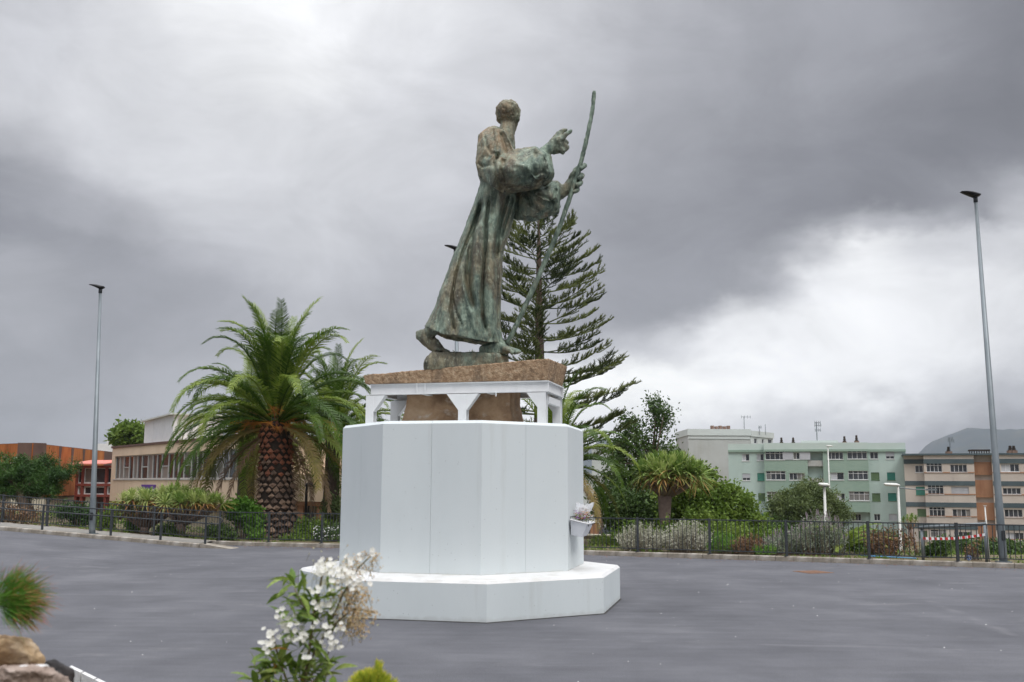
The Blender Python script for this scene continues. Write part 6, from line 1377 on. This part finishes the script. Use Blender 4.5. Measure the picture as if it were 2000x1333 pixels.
bush('green undergrowth behind the silvery shrubs', 35.0, [(1240, 1050, 50, 26, 0), (1330, 1045, 60, 26, 0), (1420, 1050, 60, 26, 0), (1500, 1055, 40, 20, 0)], 320, 24, .12, .12, m_mid, 74, .5)
bush('low hedge of dark leaves beyond the lavender', 34.0, [(1600, 1062, 60, 20, 0), (1680, 1066, 40, 16, 0), (1545, 1060, 30, 18, 0)], 230, 24, .12, .12, m_dkgreen, 75, .5)
# cycad-like lime fronds beside the lamp
t = thing('young_palm', 'young palm with lime yellow arching fronds behind the right fence', 'young palm', tuple(P(1650, 1090, 31.6)), 0)
fl1 = frond_mesh(1.5, 60, 75, 40, .03, .26, [m_lime, m_rachis], 91, 1.4); fl2 = frond_mesh(1.4, 38, 70, 40, .03, .26, [m_lime, m_rachis], 92, 1.3); t.location.z = terr(t.location.x, t.location.y)
for i in range(15): a = 2.4 * i; link('frond', (fl1, fl2)[i % 2], t, (0, 0, .1), (0, random.uniform(-.15, .15), a), (1, 1, 1))
for a in (.1, -.3, .5): link('frond', fl2, t, (0, 0, .1), (0, -.1, a), (1.15, 1.15, 1.15))
# orange flower pots by the fence
for i, (px, py, s, lb) in enumerate(((1712, 1070, 1, 'large orange clay block among the twiggy shrub'), (1742, 1060, .8, 'smaller orange clay block on the right among the twigs'))):
    c = P(px, py, 31.5); th = thing('clay_pot', lb, 'clay pot', (c.x, c.y, terr(c.x, c.y))); z = c.z + .1; g = G(); g.rings([[Vector((c.x + r * math.cos(a), c.y + r * math.sin(a), zz)) for a in [2 * pi * k / 14 for k in range(14)]] for r, zz in ((.16 * s, terr(c.x, c.y) - .02), (.24 * s, z), (.27 * s, z + .002), (.27 * s, z + .05))]); wpart('pot', g, m_terra, th, True)
    g = G(); g.tube([(c.x, c.y, z), (c.x, c.y, z + .052)], .22 * s, 14); wpart('earth', g, m_soil, th)
# ground cover in the beds
V = []; rr = random.Random(9)
for k in range(26000):
    x = rr.uniform(-26, 24); d = rr.uniform(.3, 7) if x > 0 else rr.uniform(.3, 8); y = yf(x) + d
    if x < -10 and d < .4: continue
    n = noise.noise((x * .5, y * .5, 0))
    if n < -.05 or rr.random() > .8: continue
    V.append((x, y, terr(x, y) + .01))
o = link('ground_cover', leaf_mesh('ground_cover', np.array(V), .13, m_mid, 3, .25, 1.2)); o['kind'] = 'stuff'; tag(o, 'patchy low green ground cover in the planting beds behind the fences', 'ground cover')
V = []
for k in range(30000):
    x = rr.uniform(4, 60); y = yf(x) + rr.uniform(6, 40)
    if noise.noise((x * .2, y * .2, 4)) < .0: continue
    V.append((x, y, terr(x, y)))
o = link('slope_grass', leaf_mesh('slope_grass', np.array(V), .3, m_olive, 4, .2, 1.2)); o['kind'] = 'stuff'; tag(o, 'rough grass on the slope below the apartment blocks', 'grass')
for (lb, Y, l, n, mt, s) in (('dense dark shrub filling the slope below the mint block', 58, [(1480, 1040, 60, 22, 0), (1540, 1050, 50, 18, 0)], 200, m_dkgreen, 81), ('wide green shrub at the foot of the mint block', 70, [(1690, 1055, 50, 16, 0), (1740, 1060, 30, 12, 0)], 160, m_olive, 82), ('dark hedge below the cream block', 62, [(1880, 1072, 50, 12, 0), (1960, 1076, 60, 12, 0)], 160, m_dkgreen, 83)):
    bush(lb, Y, l, n, 26, .2, .26, mt, s, .5)
# ------------------------------------------------------------ foreground (on the raised planter near the camera)
m_leaf_fg = foliage('shrub_leaves', [(.09, .16, .025), (.17, .25, .045), (.27, .34, .09)], 9, .3, .5); m_leaf_or = foliage('orange_turning_leaf', [(.5, .22, .04), (.6, .3, .06)], 9, .3)
m_petal = foliage('white_petals', [(.76, .75, .70), (.84, .83, .79)], 20, .35); m_yc = material('flower_centre', [(.4, .36, .12), (.5, .45, .2)]); m_seed = foliage('tan_seed_heads', [(.34, .22, .10), (.52, .37, .20), (.62, .5, .3)], 30, .2)
m_stem = material('green_brown_stem', [(.10, .10, .04), (.16, .13, .07)], 20, .7); m_buds = foliage('pale_buds', [(.42, .42, .22), (.6, .58, .4)], 30, .2)
FYD = 3.0
t = thing('planter_bed', 'raised planting bed close to the camera below the flowering shrub', 'planter', (0, 2.2, 0)); 
g = G(); g.box((-4, .9, -.02), (4, 3.9, .95)); wpart('wall', g, m_conc, t); g = G(); g.box((-3.9, 1.0, .951), (3.9, 3.8, 1.0)); wpart('soil', g, m_soil, t)
sh = thing('flowering_shrub', 'blurred foreground shrub with white flowers, green leaves and tan seed heads', 'flowering shrub', tuple(P(575, 1560, FYD)))
def FP(px, py, dy=0.): return P(px, py, FYD + dy)
rr = random.Random(21); stems = []
for (pts, r) in (([(572, 1560), (585, 1400), (600, 1300), (612, 1210), (628, 1130), (640, 1090)], .006), ([(600, 1560), (590, 1420), (560, 1330), (540, 1270), (530, 1230)], .005), ([(600, 1300), (640, 1230), (670, 1160), (700, 1110), (728, 1082)], .004), ([(612, 1210), (590, 1180), (575, 1150)], .003), ([(600, 1330), (640, 1280), (650, 1250)], .003), ([(640, 1230), (690, 1190), (730, 1195)], .003), ([(640, 1250), (680, 1180), (700, 1150)], .003), ([(590, 1400), (640, 1350), (650, 1320)], .003), ([(585, 1400), (530, 1350), (500, 1300)], .003)):
    g = G(); pp = [FP(x, y, rr.uniform(-.02, .02)) for x, y in pts]; g.tube(pp, [r * (1 - .6 * i / len(pp)) for i in range(len(pp))], 6); wpart('stem', g, m_stem, sh, True); stems.append(pp)
gl = G(); n = 6
prof = [(0, .04), (.2, .7), (.45, 1), (.7, .75), (.9, .3), (1, .02)]
vv = []
for s, w in prof: z = .10 * math.sin(pi * s); vv += [(s, -w * .13, z + .04 * w), (s, 0, z), (s, w * .13, z + .04 * w)]
ff_ = []
for i in range(len(prof) - 1):
    for j in (0, 1): a = i * 3 + j; ff_.append((a, a + 1, a + 4, a + 3))
gl.add(vv, ff_); lm = gl.mesh('leaf', m_leaf_fg, True); lm2 = gl.mesh('leaf', m_leaf_or, True)
S0 = sh.location.copy()
def leafat(p, d, L, me=None):
    q = d.to_track_quat('X', 'Z'); o = link('leaf', me or lm, sh, p - S0); e = (q @ Matrix.Rotation(rr.uniform(-.8, .8), 3, 'X').to_quaternion()).to_euler(); o.rotation_euler = e; o.scale = (L, L * rr.uniform(.8, 1.2), L)
for (cx, cy, sx, sy, n) in ((525, 1300, 38, 28, 46), (590, 1250, 32, 26, 26), (588, 1185, 26, 34, 46), (600, 1320, 42, 18, 38), (640, 1290, 26, 16, 14), (560, 1350, 60, 22, 40), (630, 1190, 24, 28, 26), (500, 1340, 26, 18, 22), (570, 1135, 12, 14, 6), (655, 1165, 16, 14, 6)):
    for k in range(n):
        p = FP(cx + rr.gauss(0, sx * .6), cy + rr.gauss(0, sy * .6), rr.uniform(-.05, .05)); d = Vector((rr.gauss(0, 1), rr.gauss(0, .7), rr.gauss(.15, .6))).normalized(); leafat(p, d, rr.uniform(.045, .08), lm2 if rr.random() < .03 else None)
gf = G(); gf.cm = 0
for j in range(5):
    a = 2 * pi * j / 5; c, s = math.cos(a), math.sin(a); q = [(.05, 0), (.45, .42), (.85, .42), (1.0, 0), (.85, -.42), (.45, -.42)]; gf.add([(u * c - v * s, u * s + v * c, .28 * u * u) for u, v in q], [tuple(range(6))])
gf.cm = 1; gf.ball((0, 0, .06), .12, 6, 4); fmesh = gf.mesh('flower', [m_petal, m_yc])
fl = []
for (cx, cy, s, n) in ((635, 1110, 14, 14), (665, 1118, 20, 20), (628, 1148, 9, 5), (605, 1152, 7, 4), (648, 1140, 12, 6), (685, 1125, 14, 10), (700, 1135, 10, 7), (622, 1180, 9, 5), (636, 1190, 10, 7), (560, 1230, 12, 9), (580, 1240, 12, 10), (530, 1240, 12, 8), (545, 1205, 9, 6), (520, 1262, 9, 6), (615, 1222, 8, 3), (640, 1225, 8, 5), (660, 1215, 9, 8), (635, 1250, 9, 8), (648, 1262, 9, 6), (598, 1280, 12, 4), (728, 1082, 5, 3), (712, 1093, 6, 2), (694, 1090, 7, 2), (575, 1215, 10, 5), (630, 1095, 8, 3), (590, 1250, 8, 4)):
    for k in range(int(n * 1.35)): fl.append((cx + rr.gauss(0, s), cy + rr.gauss(0, s * .7)))
for (x, y) in fl:
    p = FP(x, y, rr.uniform(-.07, .02)); o = link('flower', fmesh, sh, p - S0); d = Vector((rr.gauss(0, .4), -1, rr.gauss(.75, .35))).normalized(); o.rotation_euler = d.to_track_quat('Z', 'Y').to_euler(); r = rr.uniform(.0062, .0092); o.scale = (r, r, r)
def scatter(cx, cy, sx, sy, n, mat, size, name, tw=True):
    n = int(n * .8)
    g = G(); g2 = G()
    for k in range(n):
        p = FP(cx + rr.gauss(0, sx), cy + rr.gauss(0, sy), rr.uniform(-.03, .05))
        for j in range(4): d = Vector((rr.gauss(0, 1), rr.gauss(0, 1), rr.gauss(0, 1))).normalized() * size * rr.uniform(.6, 1.2); w = d.orthogonal().normalized() * size * .35; g.add([p, p + d * .5 + w, p + d, p + d * .5 - w], [(0, 1, 2, 3)])
        if k % 2: q = p + Vector((rr.gauss(0, .01) - .012, 0, -.02 + rr.gauss(0, .008))); w = Vector((.0007, 0, .0007)); g2.add([p - w, p + w, q + w, q - w], [(0, 1, 2, 3)])
    wpart(name, g, mat, sh)['kind'] = 'stuff'; wpart('twigs', g2, m_stem, sh)['kind'] = 'stuff'
scatter(690, 1175, 17, 27, 420, m_seed, .0065, 'seed_heads'); scatter(722, 1200, 9, 6, 60, m_seed, .006, 'seed_heads'); scatter(700, 1105, 20, 14, 130, m_seed, .005, 'seed_heads'); scatter(650, 1120, 26, 18, 150, m_buds, .005, 'buds'); scatter(665, 1190, 22, 34, 240, m_buds, .005, 'buds')
scatter(728, 1088, 7, 8, 50, m_seed, .005, 'seed_heads'); scatter(695, 1225, 12, 12, 90, m_seed, .006, 'seed_heads')
# pine tuft at the left edge
def tuft(name, label, cat, cx, cy, Y, n, Lr, w, m1, m2, seed, dirf):
    rr = random.Random(seed); c = P(cx, cy, Y); t = thing(name, label, cat, tuple(c)); g = G()
    for k in range(n):
        p, d, L = dirf(rr, c); s = d.orthogonal().normalized(); s = (Matrix.Rotation(rr.uniform(0, 6.28), 3, d) @ s) * w; m_ = p + d * L * .65 + Vector((0, 0, -.02 * L)); e = p + d * L + Vector((0, 0, -.10 * L))
        g.cm = 0; g.add([p - s, p + s, m_ + s * .8, m_ - s * .8], [(0, 1, 2, 3)]); g.cm = 1 if rr.random() < .75 else 0; g.add([m_ - s * .8, m_ + s * .8, e], [(0, 1, 2)])
    o = wpart('needles', g, [m1, m2], t); o['kind'] = 'stuff'; return t, c
m_needle = foliage('green_needles', [(.04, .13, .015), (.08, .20, .02), (.14, .26, .03)], 30, .25); m_ntip = foliage('orange_needle_tips', [(.22, .20, .05), (.36, .15, .06), (.4, .12, .08)], 30, .25)
k3 = 2.7 / F
def df(rr, c):
    r0 = rr.uniform(0, 1) ** .7 * 50 * k3; a = rr.uniform(-1.1, 1.5)
    p = c + Vector((math.cos(a) * r0, rr.uniform(-.05, .05), math.sin(a) * r0 * .75)); d = Vector((math.cos(a) * .9 + .2, rr.uniform(-.5, .5), math.sin(a) * .7 + .0 + rr.gauss(0, .22))).normalized(); return p, d, rr.uniform(22, 62) * k3
t, c = tuft('pine_shoot', 'blurred green needle tuft with orange tips at the left edge', 'pine shoot', 5, 1175, 2.7, 1700, 0, .0007, m_needle, m_ntip, 3, df)
g = G(); g.tube([P(-90, 1330, 2.7), P(-40, 1230, 2.7), c], [.012, .008, .004], 6); wpart('stem', g, m_stem, t, True)
m_yel = foliage('golden_sprays', [(.55, .50, .03), (.70, .62, .05), (.72, .52, .08)], 40, .3); m_ygr = foliage('green_sprays', [(.2, .28, .02), (.38, .42, .04)], 40, .3)
def df2(rr, c):
    x = rr.gauss(0, 24); hmax = (62 if abs(x - 14) < 6 else 44) * (1 - (abs(x) / 62) ** 2); p = P(725 + x, 1358 - rr.uniform(0, 1) * max(hmax, 2), 2.5 + rr.uniform(-.04, .04)); d = Vector((rr.gauss(x / 60, .25), rr.gauss(0, .3), 1)).normalized(); return p, d, rr.uniform(8, 17) * 2.5 / F
t, c = tuft('golden_conifer', 'small golden yellow conifer top at the bottom edge of the view', 'conifer', 725, 1380, 2.5, 2600, 0, .0011, m_ygr, m_yel, 5, df2)
g = G(); g.tube([P(725, 1480, 2.5), P(727, 1345, 2.5)], [.008, .003], 6); wpart('stem', g, m_stem, t, True)
g = G()
for k in range(400): 
    p, d, L = df2(rr, c); g.tube([p + Vector((0, 0, -.05)), p], .0008, 3, False)
wpart('twigs', g, m_ygr, t)['kind'] = 'stuff'
# rocks in the corner
m_rock1 = material('tan_rock', [(.3, (.28, .18, .10)), (.5, (.48, .34, .20)), (.7, (.58, .46, .33))], 14, .9, .6, 60, second=((.10, .05, .03), 9, .6, .72, (1, 1, 1)))
m_rock2 = material('grey_brown_rock', [(.3, (.20, .145, .115)), (.6, (.34, .27, .23)), (.8, (.42, .36, .32))], 20, .9, .8, 60); m_rock3 = material('black_rock', [(.02, .02, .022), (.06, .055, .055)], 14, .9, .6, 60)
def rock(label, pts, Y, mat, seed, amp=.012):
    global SG
    SG = G(); hull([P(x, y, Y + d) for x, y, d in pts]); me = SG.mesh('rock', mat); tmp = bpy.data.objects.new('tmp', me); COL.objects.link(tmp); r = tmp.modifiers.new('r', 'REMESH'); r.mode = 'VOXEL'; r.voxel_size = .005
    dg = bpy.context.evaluated_depsgraph_get(); dg.update(); me = bpy.data.meshes.new_from_object(tmp.evaluated_get(dg)); bpy.data.objects.remove(tmp)
    for v in me.vertices: v.co += noise.noise_vector(v.co * 14 + Vector((seed, 0, 0))) * amp * 1.4 + noise.noise_vector(v.co * 45) * amp * .7 + noise.noise_vector(v.co * 120) * amp * .3
    me.polygons.foreach_set('use_smooth', [True] * len(me.polygons)); me.materials.clear(); me.materials.append(mat); o = link('rock', me); tag(o, label, 'rock'); return o
rock('tan orange rock, topmost of the blurred rocks at the lower left corner', [(-80, 1245, 0), (0, 1243, -.02), (44, 1246, 0), (52, 1262, -.03), (84, 1290, 0), (80, 1300, 0), (-80, 1310, -.05), (-80, 1250, .3), (40, 1255, .25), (60, 1300, .25), (-80, 1330, .2), (20, 1262, -.08)], 2.75, m_rock1, 1)
rock('grey brown rock at the very bottom of the lower left corner', [(-90, 1312, -.1), (30, 1306, -.12), (95, 1302, -.05), (125, 1320, -.05), (140, 1345, 0), (150, 1420, .1), (-90, 1420, -.1), (-90, 1320, .2), (110, 1330, .2), (150, 1420, .3), (-90, 1600, 0), (120, 1600, 0)], 2.62, m_rock2, 2)
rock('black rock on the right of the blurred corner rocks', [(88, 1296, 0), (110, 1290, .02), (140, 1305, 0), (143, 1316, 0), (132, 1340, 0), (95, 1330, -.02), (100, 1300, .15), (138, 1320, .15), (110, 1380, .05), (150, 1400, .1)], 2.8, m_rock3, 3, .006)
rock('white flat stone wedged between the corner rocks', [(14, 1312, -.1), (40, 1301, -.08), (92, 1297, -.05), (96, 1304, -.05), (50, 1312, -.1), (20, 1318, -.1), (30, 1306, .05), (90, 1300, .05)], 2.66, m_whitetop, 4, .003)
t = thing('white_edging', 'white painted kerb edging with black gaps at the lower left corner', 'edging', tuple(P(150, 1325, 4.6)))
a_, b_2 = P(132, 1302, 5.0), P(330, 1400, 4.4)
for i in range(7):
    p, q = a_.lerp(b_2, i / 7 + .01), a_.lerp(b_2, (i + 1) / 7 - .005); d = (q - p) / 2; g = G(); g.obox((p + q) / 2 + Vector((0, .02, -.03)), d, (0, .018, 0), (0, 0, .03)); wpart('edging_stone', g, m_whitetop, t)
g = G(); p, q = a_, b_2; g.obox((p + q) / 2 + Vector((0, .03, -.66)), (q - p) / 2, (0, .015, 0), (0, 0, .6)); wpart('wall', g, m_conc, t)
